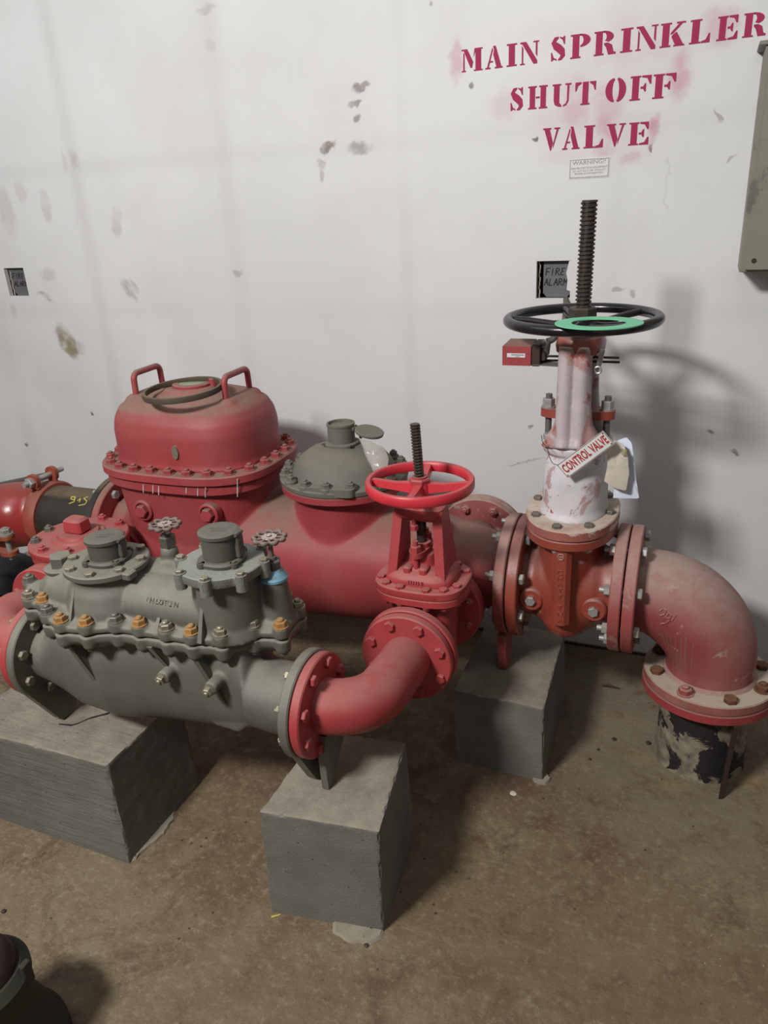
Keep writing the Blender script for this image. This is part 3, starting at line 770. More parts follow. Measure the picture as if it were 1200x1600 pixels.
# mortar smears at the block feet
def smear(pts, h, parent):
    c = sum((Vector((a, b, 0)) for a, b in pts), Vector()) / len(pts); mb = MB(); n = 40
    P = resample([Vector((a, b, 0)) for a, b in pts], n)
    R1 = [p + 0.006 * Vector((mnoise.noise(p * 60), mnoise.noise(p * 60 + Vector((7, 0, 0))), 0)) for p in P]
    mb.loops([[Vector((p.x, p.y, 0.0005)) for p in R1], [Vector((p.x, p.y, 0)).lerp(c, 0.12) + Vector((0, 0, h)) for p in R1]])
    mb.build('mortar', 'mortar', parent)
smear([(-0.66, 1.12), (-0.645, 1.085), (-0.60, 1.075), (-0.55, 1.085), (-0.53, 1.115), (-0.54, 1.14)], 0.007, t1)
smear([(-1.24, 1.11), (-1.222, 1.092), (-1.208, 1.15), (-1.196, 1.20), (-1.206, 1.27), (-1.23, 1.3)], 0.007, t2)
smear([(-0.33, 1.73), (-0.31, 1.705), (-0.275, 1.70), (-0.268, 1.73), (-0.30, 1.76)], 0.008, t3)

# ================================================================== BIG GATE VALVE
YM = 1.965
def mz(z): return z - (H - z) * 0.0077
ZM = mz(0.52)
RF = 0.176
gv = thing('gate_valve', (-0.27, YM, 0.25), 'big gate valve with black handwheel, tall threaded stem and white-washed bonnet over a red-brown body', 'gate valve')
mb = MB()
rr = [yz_ring(-0.40, YM, ZM, 0.112, 0.112), yz_ring(-0.36, YM, ZM, 0.108, 0.108), yz_ring(-0.34, YM, ZM, 0.118, 0.125), yz_ring(-0.27, YM, ZM, 0.135, 0.140), yz_ring(-0.20, YM, ZM, 0.118, 0.125), yz_ring(-0.18, YM, ZM, 0.108, 0.108), yz_ring(-0.14, YM, ZM, 0.112, 0.112)]
mb.loops(rr)
mb.lathe([(0.070, mz(0.40)), (0.080, mz(0.43)), (0.084, mz(0.66)), (0.10, mz(0.70))], Matrix.Translation((-0.272, YM, 0)), 48, sy=1.62)
mb.build('body', 'oxide', gv, remesh=0.005, smooth=8)
mb = MB(); mb.box((-0.274, YM - 0.118, 0.572), (0.050, 0.10, 0.245), ch=0.012); mb.build('front_rib', 'oxide', gv)
for xc in (-0.4045, -0.1355):
    mb = MB(); mb.disc((xc, YM, ZM), (1, 0, 0), RF, 0.030); mb.build('end_flange', 'red_fl' if xc > -0.2 else 'oxide', gv)
# vertical cast lettering
p = at(876, 871, Y=YM - 0.170); mb = MB(); mb.torus((p.x, YM - 0.169, p.z), (0, 1, 0), 0.008, 0.0018, 24, 8); mb.box((p.x, YM - 0.169, p.z), (0.013, 0.003, 0.0025))
mb.build('cast_mark', 'chalk', gv)
for ch, yp in zip('CHATTTNA', (895, 904, 913.5, 923, 933, 950, 959.5, 970)):
    p = at(875, yp, Y=YM - 0.169)
    text_mesh(ch, 0.0185, 0.0018, frame((p.x, YM - 0.1685, p.z), (1, 0, 0), (0, 0, 1)), 'cast_letter', 'oxide', gv, 1.15)
# side bosses with plugs
for (px, py) in ((829, 938), (927, 955)):
    yb = YM - 0.125; p = at(px, py, Y=yb)
    mb = MB(); mb.cyl((p.x, yb + 0.05, p.z), (p.x, yb, p.z), 0.038, 0.034, ch=0.005); mb.build('drain_boss', 'oxide', gv)
    bolt(gv, (p.x, yb, p.z), (0, -1, 0), 'head', 0.0145, mat='galv')
# bonnet
ZB = mz(0.745)
def oval(mb, a, b, z0, z1, cx=-0.273, cy=YM, n=2.0, ch=0.003):
    mb.loops([sup_pts((cx, cy), a - ch, b - ch, n, z0), sup_pts((cx, cy), a, b, n, z0 + ch), sup_pts((cx, cy), a, b, n, z1 - ch), sup_pts((cx, cy), a - ch, b - ch, n, z1)])
mb = MB(); oval(mb, 0.119, 0.178, ZB - 0.056, ZB - 0.030, n=2.2); mb.build('body_flange', 'oxide', gv)
mb = MB(); oval(mb, 0.121, 0.180, ZB - 0.028, ZB, n=2.2); mb.build('bonnet_flange', 'chalk', gv)
for k in range(8):
    a = 2 * PI * (k + 0.5) / 8 + 0.22
    bolt(gv, (-0.273 + 0.102 * math.cos(a), YM + 0.157 * math.sin(a), ZB), (0, 0, 1), 'head', 0.0125, mat='galv2')
    bolt(gv, (-0.273 + 0.102 * math.cos(a), YM + 0.157 * math.sin(a), ZB - 0.056), (0, 0, -1), 'nut', 0.0125, mat='galv')
mb = MB()
mb.loops([sup_pts((-0.270, YM), a, b, n, z) for a, b, n, z in ((0.090, 0.122, 2.2, ZB - 0.004), (0.084, 0.112, 2.3, ZB + 0.02), (0.083, 0.108, 2.3, ZB + 0.10), (0.078, 0.100, 2.2, ZB + 0.145), (0.072, 0.092, 2.2, ZB + 0.165), (0.086, 0.10, 2.4, ZB + 0.17), (0.089, 0.104, 2.4, ZB + 0.188), (0.086, 0.10, 2.4, ZB + 0.193))])
mb.build('bonnet', 'white', gv, remesh=0.004, smooth=6)
# yoke: two arms front and back joined by the top plate
ZL = ZB + 0.190; ZT = mz(1.205)
mb = MB()
for sy_ in (-1, 1):
    secs = []
    for z, hw, hd, yo in ((ZL, 0.080, 0.034, 0.066), (ZL + 0.025, 0.066, 0.030, 0.068), (ZL + 0.06, 0.047, 0.024, 0.072), (ZL + 0.11, 0.041, 0.022, 0.073), (ZL + 0.2, 0.038, 0.021, 0.066), (ZT - 0.03, 0.036, 0.02, 0.055)):
        secs.append(sup_pts((-0.272, YM + sy_ * yo), hw, hd, 3.2, z, 48))
    mb.loops(secs)
    # twin ribs down the outside of the arm
    mb.tube([(-0.276 - 0.018, YM + sy_ * 0.098, ZL + 0.002), (-0.276 - 0.018, YM + sy_ * 0.090, ZL + 0.03), (-0.276 - 0.018, YM + sy_ * 0.088, ZL + 0.1), (-0.276 - 0.018, YM + sy_ * 0.072, ZT - 0.02)], 0.021, 14)
    mb.tube([(-0.276 + 0.020, YM + sy_ * 0.098, ZL + 0.002), (-0.276 + 0.020, YM + sy_ * 0.088, ZL + 0.03), (-0.276 + 0.020, YM + sy_ * 0.086, ZL + 0.1), (-0.276 + 0.019, YM + sy_ * 0.070, ZT - 0.02)], 0.019, 14)
oval(mb, 0.084, 0.100, ZL - 0.002, ZL + 0.008, cx=-0.270, n=2.4)
yk = mb.build('yoke', 'white_arm', gv, remesh=0.004, smooth=5)
mb = MB(); mb.loops([sup_pts((-0.272, YM), a, b, 2.4, z) for a, b, z in ((0.044, 0.076, ZT - 0.048), (0.058, 0.084, ZT - 0.038), (0.060, 0.086, ZT - 0.022), (0.054, 0.078, ZT - 0.004), (0.046, 0.07, ZT))])
mb.build('yoke_cap', 'oxide', gv)
# gland follower with studs
zg = mz(1.005)
mb = MB(); mb.loops([sup_pts((-0.273, YM), 0.094, 0.032, 2.6, z) for z in (zg - 0.012, zg + 0.010)]); mb.cyl((-0.273, YM, zg - 0.06), (-0.273, YM, zg + 0.022), 0.032); mb.build('gland_follower', 'oxide', gv)
for sx in (-1, 1):
    x = -0.273 + sx * 0.074
    mb = MB(); mb.cyl((x, YM, ZL - 0.002), (x, YM, zg + 0.045), 0.0085, seg=16); mb.build('gland_stud', 'galv2', gv)
    mb = MB(); mb.lathe([(0.019, 0), (0.019, 0.004)], Matrix.Translation((x, YM, zg + 0.010))); hexp(0.016, 0.004, 0.024, mb, Matrix.Translation((x, YM, zg + 0.010))); mb.build('gland_nut', 'galv', gv)
    mb = MB(); hexp(0.016, 0, 0.016, mb, Matrix.Translation((x - sx * 0.012, YM - 0.05, ZL + 0.01))); mb.build('bonnet_nut', 'galv', gv)
# stem
ZW = mz(1.240)
mb = MB(); mb.cyl((-0.272, YM, zg), (-0.272, YM, ZW), 0.0165); thread(mb, (-0.272, YM, ZW), (-0.268, YM, mz(1.508)), 0.0195, 0.0095, 0.0035, 24); mb.cyl((-0.268, YM, mz(1.498)), (-0.268, YM, mz(1.508)), 0.017)
mb.build('stem', 'steel', gv)
# handwheel
hwc = Vector((-0.272, YM, ZW))
mb = MB(); mb.torus(hwc, (0, 0, 1), 0.180, 0.0128, 96, 18)
mb.cyl(hwc + Vector((0, 0, -0.032)), hwc + Vector((0, 0, 0.004)), 0.036, 0.030)
for k in range(5):
    a = math.radians(186 + 72 * k); u = Vector((math.cos(a), math.sin(a), 0))
    mb.tube([hwc + u * 0.02 + Vector((0, 0, -0.016)), hwc + u * 0.07 + Vector((0, 0, -0.014)), hwc + u * 0.13 + Vector((0, 0, -0.004)), hwc + u * 0.175], [0.012, 0.0105, 0.009, 0.009], 12)
mb.build('handwheel', 'black', gv, ang=50)
mb = MB(); hexp(0.034, 0, 0.024, mb, Matrix.Translation(hwc + Vector((0, 0, 0.004)))); mb.cyl(hwc + Vector((0, 0, -0.06)), hwc + Vector((0, 0, -0.03)), 0.03); mb.build('stem_nut', 'steel', gv)

# green gasket lying on the wheel
gk = MB(); gc = Vector((-0.214, YM - 0.155, ZW + 0.0150))
gk.lathe([(0.060, -0.0012), (0.097, -0.0012), (0.097, 0.0012), (0.060, 0.0012)], Matrix.Translation(gc) @ Matrix.Rotation(math.radians(-1.0), 4, 'X'), 72, close=True)
tag(gk.build('ring_gasket', 'gasket', origin=gc), 'flat mint green ring gasket lying on the black handwheel', 'gasket')

# through bolts of the flange pairs
def pair_bolts(parent, x, mat, n=8, R=0.148, z=ZM, y=YM, sz=0.0155, L=0.066, d=(1, 0, 0), ph=PI / 8):
    bolt_ring(parent, (x, y, z), d, R, n, ph, kind='through', sz=sz, L=L, mat=mat)
pair_bolts(gv, -0.422, 'galv', L=0.068); pair_bolts(gv, -0.118, 'galv', L=0.068)

# ================================================================== LARGE ELBOW AND RISER
el = thing('pipe_elbow', (0.11, YM, 0.3), 'large dusty dull-red elbow at the right turning down into the floor riser', 'pipe elbow')
ZE = mz(0.300)
path = [(-0.11, YM, ZM), (-0.075, YM, ZM)] + [tuple(p) for p in arc_pts((-0.075, YM, ZM - 0.188), 0.188, (0, 0, 1), (1, 0, 0), 0.0, PI / 2, 18)][1:] + [(0.113, YM, ZE - 0.01)]
rads = [0.115] * 2 + [0.113 + 0.011 * math.sin(PI * i / 18) for i in range(1, 19)] + [0.115]
mb = MB(); mb.tube(path, rads, 56); mb.build('elbow_body', 'red_dusty', el, ang=60)
mb = MB(); mb.disc((-0.1015, YM, ZM), (1, 0, 0), RF, 0.030); mb.build('end_flange', 'red_fl', el)
mb = MB(); mb.disc((0.113, YM, ZE - 0.014), (0, 0, 1), 0.171, 0.028); mb.build('base_flange', 'red_cap', el)
mb = MB(); mb.cyl((0.113, YM, ZE), (0.113, YM, ZE + 0.012), 0.122, 0.113, seg=56); mb.build('fillet', 'red_dusty', el)
for k in range(8):
    a = PI / 8 + PI / 4 * k - 0.02
    bolt(el, (0.113 + 0.143 * math.cos(a), YM + 0.143 * math.sin(a), ZE), (0, 0, 1), 'nut' if k % 2 else 'head', 0.018, mat=('rust', 'red_fl', 'rust', 'rust')[k % 4])
# raised casting marks and lime drips, laid on the elbow surface
def on_elbow(px, py, lift=0.0):
    d = (at(px, py, Y=1.9) - CAMPOS).normalized(); t = 1.5
    for _ in range(400):
        p = CAMPOS + d * t; qx, qz = p.x + 0.075, p.z - (ZM - 0.188)
        if qz < 0: dist = math.hypot(p.x - 0.113, p.y - YM)
        else: dist = math.hypot(math.hypot(qx, qz) - 0.188, p.y - YM)
        a = math.atan2(max(qx, 0), max(qz, 1e-6)) / (PI / 2); rad = 0.113 + 0.011 * math.sin(PI * min(a, 1.0)) + lift
        if dist <= rad: return p
        t += max((dist - rad) * 0.5, 0.0004)
    return p
mb = MB()
for seg_ in ([(1031, 955), (1036, 951), (1041, 954), (1039, 960), (1031, 962)], [(1040, 964), (1045, 958), (1049, 962), (1046, 967), (1041, 965)], [(1032, 975), (1040, 974), (1047, 969)], [(1037, 965), (1042, 979)], [(1050, 970), (1056, 961)]):
    P_ = [on_elbow(x, y, 0.0005) for x, y in seg_]
    for a, b in zip(P_, P_[1:]): mb.tube([a, b], 0.0022, 6)
mb.build('cast_mark', 'red_dusty', el)
mb = MB()
for x, y0_, y1_, dx in ((1040, 985, 1030, 8), (1047, 992, 1044, 6), (1055, 994, 1050, 3), (1064, 996, 1052, 0), (1072, 990, 1040, -2), (1083, 1002, 1046, -3), (1034, 988, 1016, 9)):
    P_ = [on_elbow(x + dx * k / 5, y0_ + (y1_ - y0_) * k / 5, 0.0002) for k in range(6)]
    mb.tube(P_, [0.0004, 0.0007, 0.0005, 0.0007, 0.0006, 0.0008], 5)
mb.build('lime_drips', 'mortar', el)

rs = thing('floor_riser', (0.113, YM, 0), 'riser pipe in the floor at right with peeling cream paint over black', 'riser pipe')
mb = MB(); mb.disc((0.113, YM, ZE - 0.043), (0, 0, 1), 0.172, 0.028); mb.build('pipe_flange', 'red_dull', rs)
mb = MB(); mb.lathe([(0.121, 0.0), (0.118, 0.05), (0.116, ZE - 0.055)], Matrix.Translation((0.113, YM, 0)), 64); mb.build('pipe', 'peel', rs)
pa = at(1126, 1248, Z=0.0)
mb = MB(); tp = Vector((pa.x + 0.012, pa.y + 0.005, ZE - 0.055))
mb.loops([[Vector((x + dx, y + dy, z)) for dx, dy in ((-0.006, -0.004), (0.006, 0.0), (0.012, 0.062), (0.0, 0.058))] for x, y, z in ((pa.x, pa.y, 0.0), (tp.x, tp.y, tp.z))])
mb.build('support_bar', 'darkred', rs)

XB = -0.600; ZBY = 0.478
# ================================================================== RED GATE VALVE (bypass)
YV = 1.655
rv = thing('gate_valve', (XB, YV, 0.3), 'smaller all-red gate valve with red handwheel, in front of the cross fitting', 'gate valve')
mb = MB()
mb.tube([(XB, YV - 0.105, ZBY), (XB, YV - 0.05, ZBY), (XB, YV + 0.05, ZBY), (XB, YV + 0.115, ZBY)], [0.062, 0.072, 0.072, 0.062], 40)
mb.loops([sup_pts((XB, YV), a, b, 2.6, z) for a, b, z in ((0.04, 0.035, 0.375), (0.082, 0.062, 0.41), (0.086, 0.064, 0.60))])
mb.box((XB, YV - 0.066, 0.51), (0.02, 0.04, 0.16), ch=0.004)
mb.build('body', 'red', rv, remesh=0.004, smooth=6)
for y in (YV - 0.113, YV + 0.123):
    mb = MB(); mb.disc((XB, y, ZBY), (0, 1, 0), 0.122, 0.024); mb.build('end_flange', 'red', rv)
mb = MB(); ZR = 0.640
for z0, z1 in ((ZR - 0.044, ZR - 0.023),): mb.loops([sup_pts((XB + 0.002, YV), 0.118 - e, 0.098 - e, 3.0, z) for e, z in ((0.003, z0), (0, z0 + 0.003), (0, z1 - 0.002), (0.002, z1))])
mb.build('body_flange', 'red', rv)
mb = MB(); mb.loops([sup_pts((XB + 0.002, YV), 0.1165, 0.0965, 3.0, z) for z in (ZR - 0.0235, ZR - 0.0215)]); mb.build('bonnet_gasket', 'orange', rv)
mb = MB(); mb.loops([sup_pts((XB + 0.002, YV), 0.119 - e, 0.099 - e, 3.0, z) for e, z in ((0.002, ZR - 0.022), (0, ZR - 0.019), (0, ZR - 0.003), (0.004, ZR))]); mb.build('bonnet_flange', 'red', rv)
mb = MB(); mb.loops([sup_pts((XB + 0.002, YV), a, b, 3.4, z) for a, b, z in ((0.093, 0.074, ZR - 0.002), (0.090, 0.071, ZR + 0.014), (0.082, 0.062, ZR + 0.027), (0.066, 0.046, ZR + 0.034))])
mb.loops([sup_pts((XB + 0.002, YV), a, a, 2.0, z) for a, z in ((0.042, ZR + 0.02), (0.034, ZR + 0.055), (0.03, ZR + 0.068))])
mb.build('bonnet', 'red', rv, remesh=0.0035, smooth=5)
for a in (-2.75, -2.25, -1.78, -1.36, -0.9, -0.38, 0.38, 1.0, 1.57, 2.2, 2.75):
    x = XB + 0.002 + 0.106 * math.copysign(abs(math.cos(a)) ** 0.72, math.cos(a)); y = YV + 0.0865 * math.copysign(abs(math.sin(a)) ** 0.72, math.sin(a))
    bolt(rv, (x, y, ZR - 0.001), (0, 0, 1), 'head', 0.0115, mat='red')
    bolt(rv, (x, y, ZR - 0.044), (0, 0, -1), 'nut', 0.0095, mat='red')
text_mesh('33333 II', 0.013, 0.0012, frame((XB + 0.004, YV - 0.0735, ZR + 0.012), (1, 0, 0), (0, 0.25, 1)), 'cast_letter', 'red', rv)
# yoke arms
ZC_ = 0.815
mb = MB()
for sx in (-1, 1):
    for (dx0, dx1, w0, w1, th) in ((0.064, 0.050, 0.056, 0.046, 0.012),):
        A = Vector((XB + sx * dx0, YV, ZR + 0.018)); B = Vector((XB + sx * dx1, YV, ZC_ + 0.012))
        mb.loops([[Vector((A.x - th, A.y - w0, A.z)), Vector((A.x + th, A.y - w0, A.z)), Vector((A.x + th, A.y + w0, A.z)), Vector((A.x - th, A.y + w0, A.z))],
                  [Vector((B.x - th, B.y - w1 * 0.55, B.z)), Vector((B.x + th, B.y - w1 * 0.55, B.z)), Vector((B.x + th, B.y + w1 * 0.55, B.z)), Vector((B.x - th, B.y + w1 * 0.55, B.z))]])
        # inner web
        th2 = 0.006
        mb.loops([[Vector((A.x - sx * 0.026, A.y - th2, A.z)), Vector((A.x + sx * 0.012, A.y - th2, A.z)), Vector((A.x + sx * 0.012, A.y + th2, A.z)), Vector((A.x - sx * 0.026, A.y + th2, A.z))],
                  [Vector((A.x - sx * 0.014, A.y - th2, A.z + 0.03)), Vector((A.x + sx * 0.006, A.y - th2, A.z + 0.03)), Vector((A.x + sx * 0.006, A.y + th2, A.z + 0.03)), Vector((A.x - sx * 0.014, A.y + th2, A.z + 0.03))],
                  [Vector((B.x - sx * 0.012, B.y - th2, B.z)), Vector((B.x + sx * 0.006, B.y - th2, B.z)), Vector((B.x + sx * 0.006, B.y + th2, B.z)), Vector((B.x - sx * 0.012, B.y + th2, B.z))]])
mb.build('yoke_arm', 'red', rv)
mb = MB(); mb.loops([sup_pts((XB, YV), a, b, 4.0, z) for a, b, z in ((0.056, 0.026, ZC_ - 0.016), (0.062, 0.036, ZC_ - 0.006), (0.062, 0.036, ZC_ + 0.016), (0.054, 0.030, ZC_ + 0.021))]); mb.cyl((XB, YV, ZC_), (XB, YV, ZC_ + 0.04), 0.034)
mb.build('yoke_cap', 'red', rv)
mb = MB(); mb.cyl((XB - 0.008, YV - 0.030, ZC_ - 0.03), (XB - 0.008, YV - 0.030, ZC_ + 0.01), 0.006, seg=14); hexp(0.011, 0, 0.014, mb, Matrix.Translation((XB - 0.008, YV - 0.030, ZC_ - 0.038))); mb.build('cap_bolt', 'red', rv)
# gland
mb = MB(); zg = 0.722
mb.loops([sup_pts((XB - 0.002, YV), 0.024, 0.056, 2.2, z) for z in (zg - 0.014, zg)]); mb.cyl((XB, YV, zg - 0.03), (XB, YV, zg + 0.012), 0.022); mb.build('gland_follower', 'red', rv)
for sy_ in (-1, 1):
    y = YV + sy_ * 0.042
    mb = MB(); mb.cyl((XB - 0.002, y, zg - 0.05), (XB - 0.002, y, zg + 0.03), 0.0065, seg=14); hexp(0.014, 0, 0.018, mb, Matrix.Translation((XB - 0.002, y, zg))); mb.tube([(XB - 0.014, y, zg - 0.052), (XB + 0.010, y, zg - 0.052)], 0.009, 12); mb.build('gland_bolt', 'red', rv)
    for sx in (-1, 1): mb = MB(); mb.box((XB - 0.002 + sx * 0.021, y - sy_ * 0.002, zg - 0.052), (0.020, 0.038, 0.030), ch=0.004); mb.build('gland_lug', 'red', rv)
ZH = 0.890
mb = MB(); mb.cyl((XB, YV, zg), (XB, YV, ZH), 0.0125); thread(mb, (XB, YV, ZH), (XB - 0.006, YV - 0.002, 1.040), 0.0125, 0.0075, 0.0026, 20); mb.cyl((XB - 0.0058, YV - 0.002, 1.032), (XB - 0.006, YV - 0.002, 1.040), 0.0108); mb.build('stem', 'steel', rv)
# red wheel
hc = Vector((XB, YV, ZH))
mb = MB(); hr = 0.134
prof = [(hr - 0.014, -0.012), (hr - 0.003, -0.013), (hr, -0.008), (hr, 0.008), (hr - 0.003, 0.012), (hr - 0.012, 0.012), (hr - 0.016, 0.007), (hr - 0.016, -0.007)]
mb.lathe(prof, Matrix.Translation(hc), 96, close=True)
for a in (8, 98, 188, 278):
    u = Vector((math.cos(math.radians(a)), math.sin(math.radians(a)), 0)); v_ = Vector((-u.y, u.x, 0))
    mb.loops([[hc + u * r_ + v_ * (q * w_) + Vector((0, 0, z_ + zo)) for q, z_ in ((-1, -h_), (1, -h_), (0.7, h_), (-0.7, h_))] for r_, w_, h_, zo in ((0.02, 0.014, 0.012, -0.010), (0.06, 0.011, 0.009, -0.008), (hr - 0.012, 0.0105, 0.008, 0.0))])
mb.cyl(hc + Vector((0, 0, -0.036)), hc + Vector((0, 0, 0.002)), 0.030, 0.024)
mb.build('handwheel', 'red_wheel', rv, ang=40)
mb = MB(); hexp(0.027, 0, 0.012, mb, Matrix.Translation(hc + Vector((0, 0, 0.002)))); mb.lathe([(0.018, 0.012), (0.018, 0.018)], Matrix.Translation(hc)); mb.build('wheel_nut', 'red', rv)
pair_bolts(rv, XB, 'red', R=0.097, z=ZBY, y=YV + 0.134, sz=0.0115, L=0.05, d=(0, 1, 0))

# ================================================================== LARGE RED METER BODY (strainer + turbine meter)
XT = -1.458; ZF = 0.811
tk = thing('fire_service_meter', (-1.3, YM, 0.2), 'very large dull-red meter body with a bulging red dome and a grey domed cover', 'water meter')
mb = MB()
mb.loops([yz_ring(x, YM, zc, ry, rz, n) for x, zc, ry, rz, n in ((-1.80, ZM, 0.115, 0.115, 2), (-1.74, ZM, 0.120, 0.120, 2), (-1.68, ZM, 0.16, 0.15, 2.2), (-1.60, 0.50, 0.195, 0.18, 2.5), (-1.45, 0.48, 0.205, 0.20, 2.6), (-1.28, 0.49, 0.195, 0.195, 2.4), (-1.12, 0.495, 0.188, 0.197, 2.1), (-0.98, 0.500, 0.184, 0.195, 2), (-0.85, 0.502, 0.180, 0.190, 2), (-0.75, 0.506, 0.170, 0.178, 2), (-0.66, ZM, 0.152, 0.158, 2), (-0.57, ZM, 0.132, 0.136, 2), (-0.50, ZM, 0.118, 0.120, 2), (-0.43, ZM, 0.112, 0.112, 2))])
mb.tube([(XB, YM, ZM - 0.01), (XB, YM - 0.10, ZBY + 0.01), (XB, YM - 0.175, ZBY)], [0.085, 0.075, 0.066], 40)
mb.tube([(XB + 0.01, YM, ZM), (XB + 0.015, YM + 0.19, ZM)], 0.075, 40)
mb.cyl((XB - 0.03, YM - 0.04, ZM + 0.10), (XB - 0.03, YM - 0.048, ZM + 0.160), 0.034, 0.028)
mb.loops([sup_pts((XT, YM), a, b, 3.0, z) for a, b, z in ((0.225, 0.185, 0.46), (0.245, 0.198, 0.60), (0.255, 0.205, 0.70), (0.262, 0.208, 0.775))])
mb.lathe([(0.165, 0.5), (0.152, 0.62), (0.156, 0.74), (0.17, 0.762)], Matrix.Translation((-0.952, YM, 0)), 56)
mb.build('body', 'red_dull', tk, remesh=0.007, smooth=9)
for c_, d_, R_, t_, mt, nm in (((-0.4395, YM, ZM), (1, 0, 0), RF, 0.030, 'red_fl', 'outlet_flange'), ((XB, YM - 0.168, ZBY), (0, 1, 0), 0.122, 0.024, 'red', 'branch_flange'),
                               ((XB + 0.015, YM + 0.20, ZM), (0, 1, 0), 0.142, 0.026, 'red_dusty', 'rear_flange'), ((XB + 0.015, YM + 0.226, ZM), (0, 1, 0), 0.142, 0.022, 'red_dusty', 'blind_flange'), ((-0.4245, YM, ZM), (1, 0, 0), RF - 0.006, 0.004, 'rubber', 'flange_gasket')):
    mb = MB(); mb.disc(c_, d_, R_, t_); mb.build(nm, mt, tk)
bolt_ring(tk, (XB + 0.015, YM + 0.187, ZM), (0, -1, 0), 0.115, 8, PI / 8, kind='nut', sz=0.014, mat='red_dusty')
mb = MB(); mb.prism([(-0.05, 0), (0.05, 0), (0.03, -0.12), (-0.03, -0.12)], -0.012, 0.012, frame((-0.4395, YM - 0.075, ZM - 0.14), (0, 1, 0), (0, 0, 1))); mb.build('foot_plate', 'red_fl', tk)
def supr(a, b, z0, z1, ch=0.004, n=3.0):
    return [sup_pts((XT, YM), a - ch, b - ch, n, z0), sup_pts((XT, YM), a, b, n, z0 + ch), sup_pts((XT, YM), a, b, n, z1 - ch), sup_pts((XT, YM), a - ch, b - ch, n, z1)]
mb = MB(); mb.loops(supr(0.288, 0.229, ZF - 0.062, ZF - 0.030)); mb.build('lower_flange', 'red_dull', tk)
mb = MB(); mb.loops(supr(0.298, 0.239, ZF - 0.029, ZF)); mb.build('cover_flange', 'red_dull', tk)
mb = MB()
mb.loops([sup_pts((XT, YM), a, b, n, z) for a, b, n, z in ((0.258, 0.200, 3.0, ZF - 0.004), (0.250, 0.192, 2.9, ZF + 0.012), (0.252, 0.194, 2.8, ZF + 0.06), (0.252, 0.194, 2.8, ZF + 0.10), (0.246, 0.186, 2.8, ZF + 0.135), (0.230, 0.170, 2.8, ZF + 0.165), (0.205, 0.145, 2.6, ZF + 0.184), (0.13, 0.10, 2.4, ZF + 0.202), (0.03, 0.03, 2, ZF + 0.208))])
for sx in (-1, 1):
    mb.box((XT + sx * 0.168, YM + 0.005, ZF + 0.172), (0.056, 0.185, 0.05), ch=0.010)
mb.lathe([(0.085, ZF + 0.18), (0.085, ZF + 0.214), (0.080, ZF + 0.217)], Matrix.Translation((XT, YM, 0)), 40)
mb.build('dome', 'red_dull', tk, remesh=0.006, smooth=8)
for sx in (-1, 1):
    x = XT + sx * 0.165; z0 = ZF + 0.184; z1 = z0 + 0.075; y0 = YM - 0.062; y1 = YM + 0.070
    pts = [(x, y0 - 0.002, z0)] + [tuple(p) for p in arc_pts((x, y0 + 0.02, z1 - 0.02), 0.02, (0, -1, 0), (0, 0, 1), 0, PI / 2, 5)] + [tuple(p) for p in arc_pts((x, y1 - 0.02, z1 - 0.02), 0.02, (0, 0, 1), (0, 1, 0), 0, PI / 2, 5)] + [(x, y1 + 0.002, z0)]
    mb = MB(); mb.tube(pts, 0.0095, 16); mb.build('lifting_handle', 'red_dull', tk, ang=60)
# register window on the dome
mb = MB(); mb.lathe([(0.062, 0), (0.062, 0.010), (0.058, 0.013), (0.044, 0.013), (0.044, 0.009)], Matrix.Translation((XT + 0.01, YM - 0.005, ZF + 0.214)), 48); mb.build('register_rim', 'red_dull', tk)
mb = MB(); mb.cyl((XT + 0.01, YM - 0.005, ZF + 0.218), (XT + 0.01, YM - 0.005, ZF + 0.2255), 0.0435); mb.build('register_window', 'glassgreen', tk)
mb = MB(); mb.cyl((XT + 0.075, YM + 0.01, ZF + 0.212), (XT + 0.075, YM + 0.01, ZF + 0.238), 0.012, ch=0.002); mb.build('hinge_boss', 'red_dull', tk)
# flange bolts, evenly along the oval
P = resample(sup_pts((XT, YM), 0.276, 0.217, 3.0, ZF), 26)
for p in P:
    bolt(tk, (p.x, p.y, ZF), (0, 0, 1), 'nut', 0.0150, mat='red_dull')
for px, y0_, y1_ in ((224, 757, 770), (239, 758, 771), (248, 759, 774), (291, 762, 771), (309, 763, 775), (321, 762, 777), (371, 748, 776)):
    mb = MB(); P_ = []
    for yy in (y0_, (y0_ + y1_) / 2, y1_):
        p = at(px, yy, Y=YM - 0.235)
        for _ in range(6):
            u = min(abs((p.x - XT) / 0.298), 0.98); p = at(px, yy, Y=YM - (0.239 if p.z > ZF - 0.030 else 0.229) * (1 - u ** 3) ** (1 / 3))
        P_.append(p)
    mb.tube(P_, [0.0012, 0.0018, 0.0013], 6); mb.build('paint_drip', 'white', tk)
# label patch
mb = MB(); q = at(276, 706, Y=YM - 0.188)
mb.loops([[Vector((q.x + 0.011 * math.cos(2 * PI * k / 24), YM - 0.185 - e, q.z + 0.021 * math.sin(2 * PI * k / 24))) for k in range(24)] for e in (0.0, 0.013)]); mb.build('bare_patch', 'boltgrey', tk)
# side plugs under the flange
for px, py in ((225, 797), (327, 803)):
    yy = YM - 0.202; p = at(px, py, Y=yy)
    mb = MB(); mb.lathe([(0.034, -0.02), (0.034, 0.006), (0.030, 0.009), (0.026, 0.009), (0.026, 0.002)], axm((p.x, yy, p.z), (0, -1, 0)), 36); mb.build('plug_boss', 'red_dull', tk)
    mb = MB(); hexp(0.021, -0.01, 0.020, mb, axm((p.x, yy, p.z), (0, -1, 0))); mb.build('pipe_plug', 'red_dull', tk)
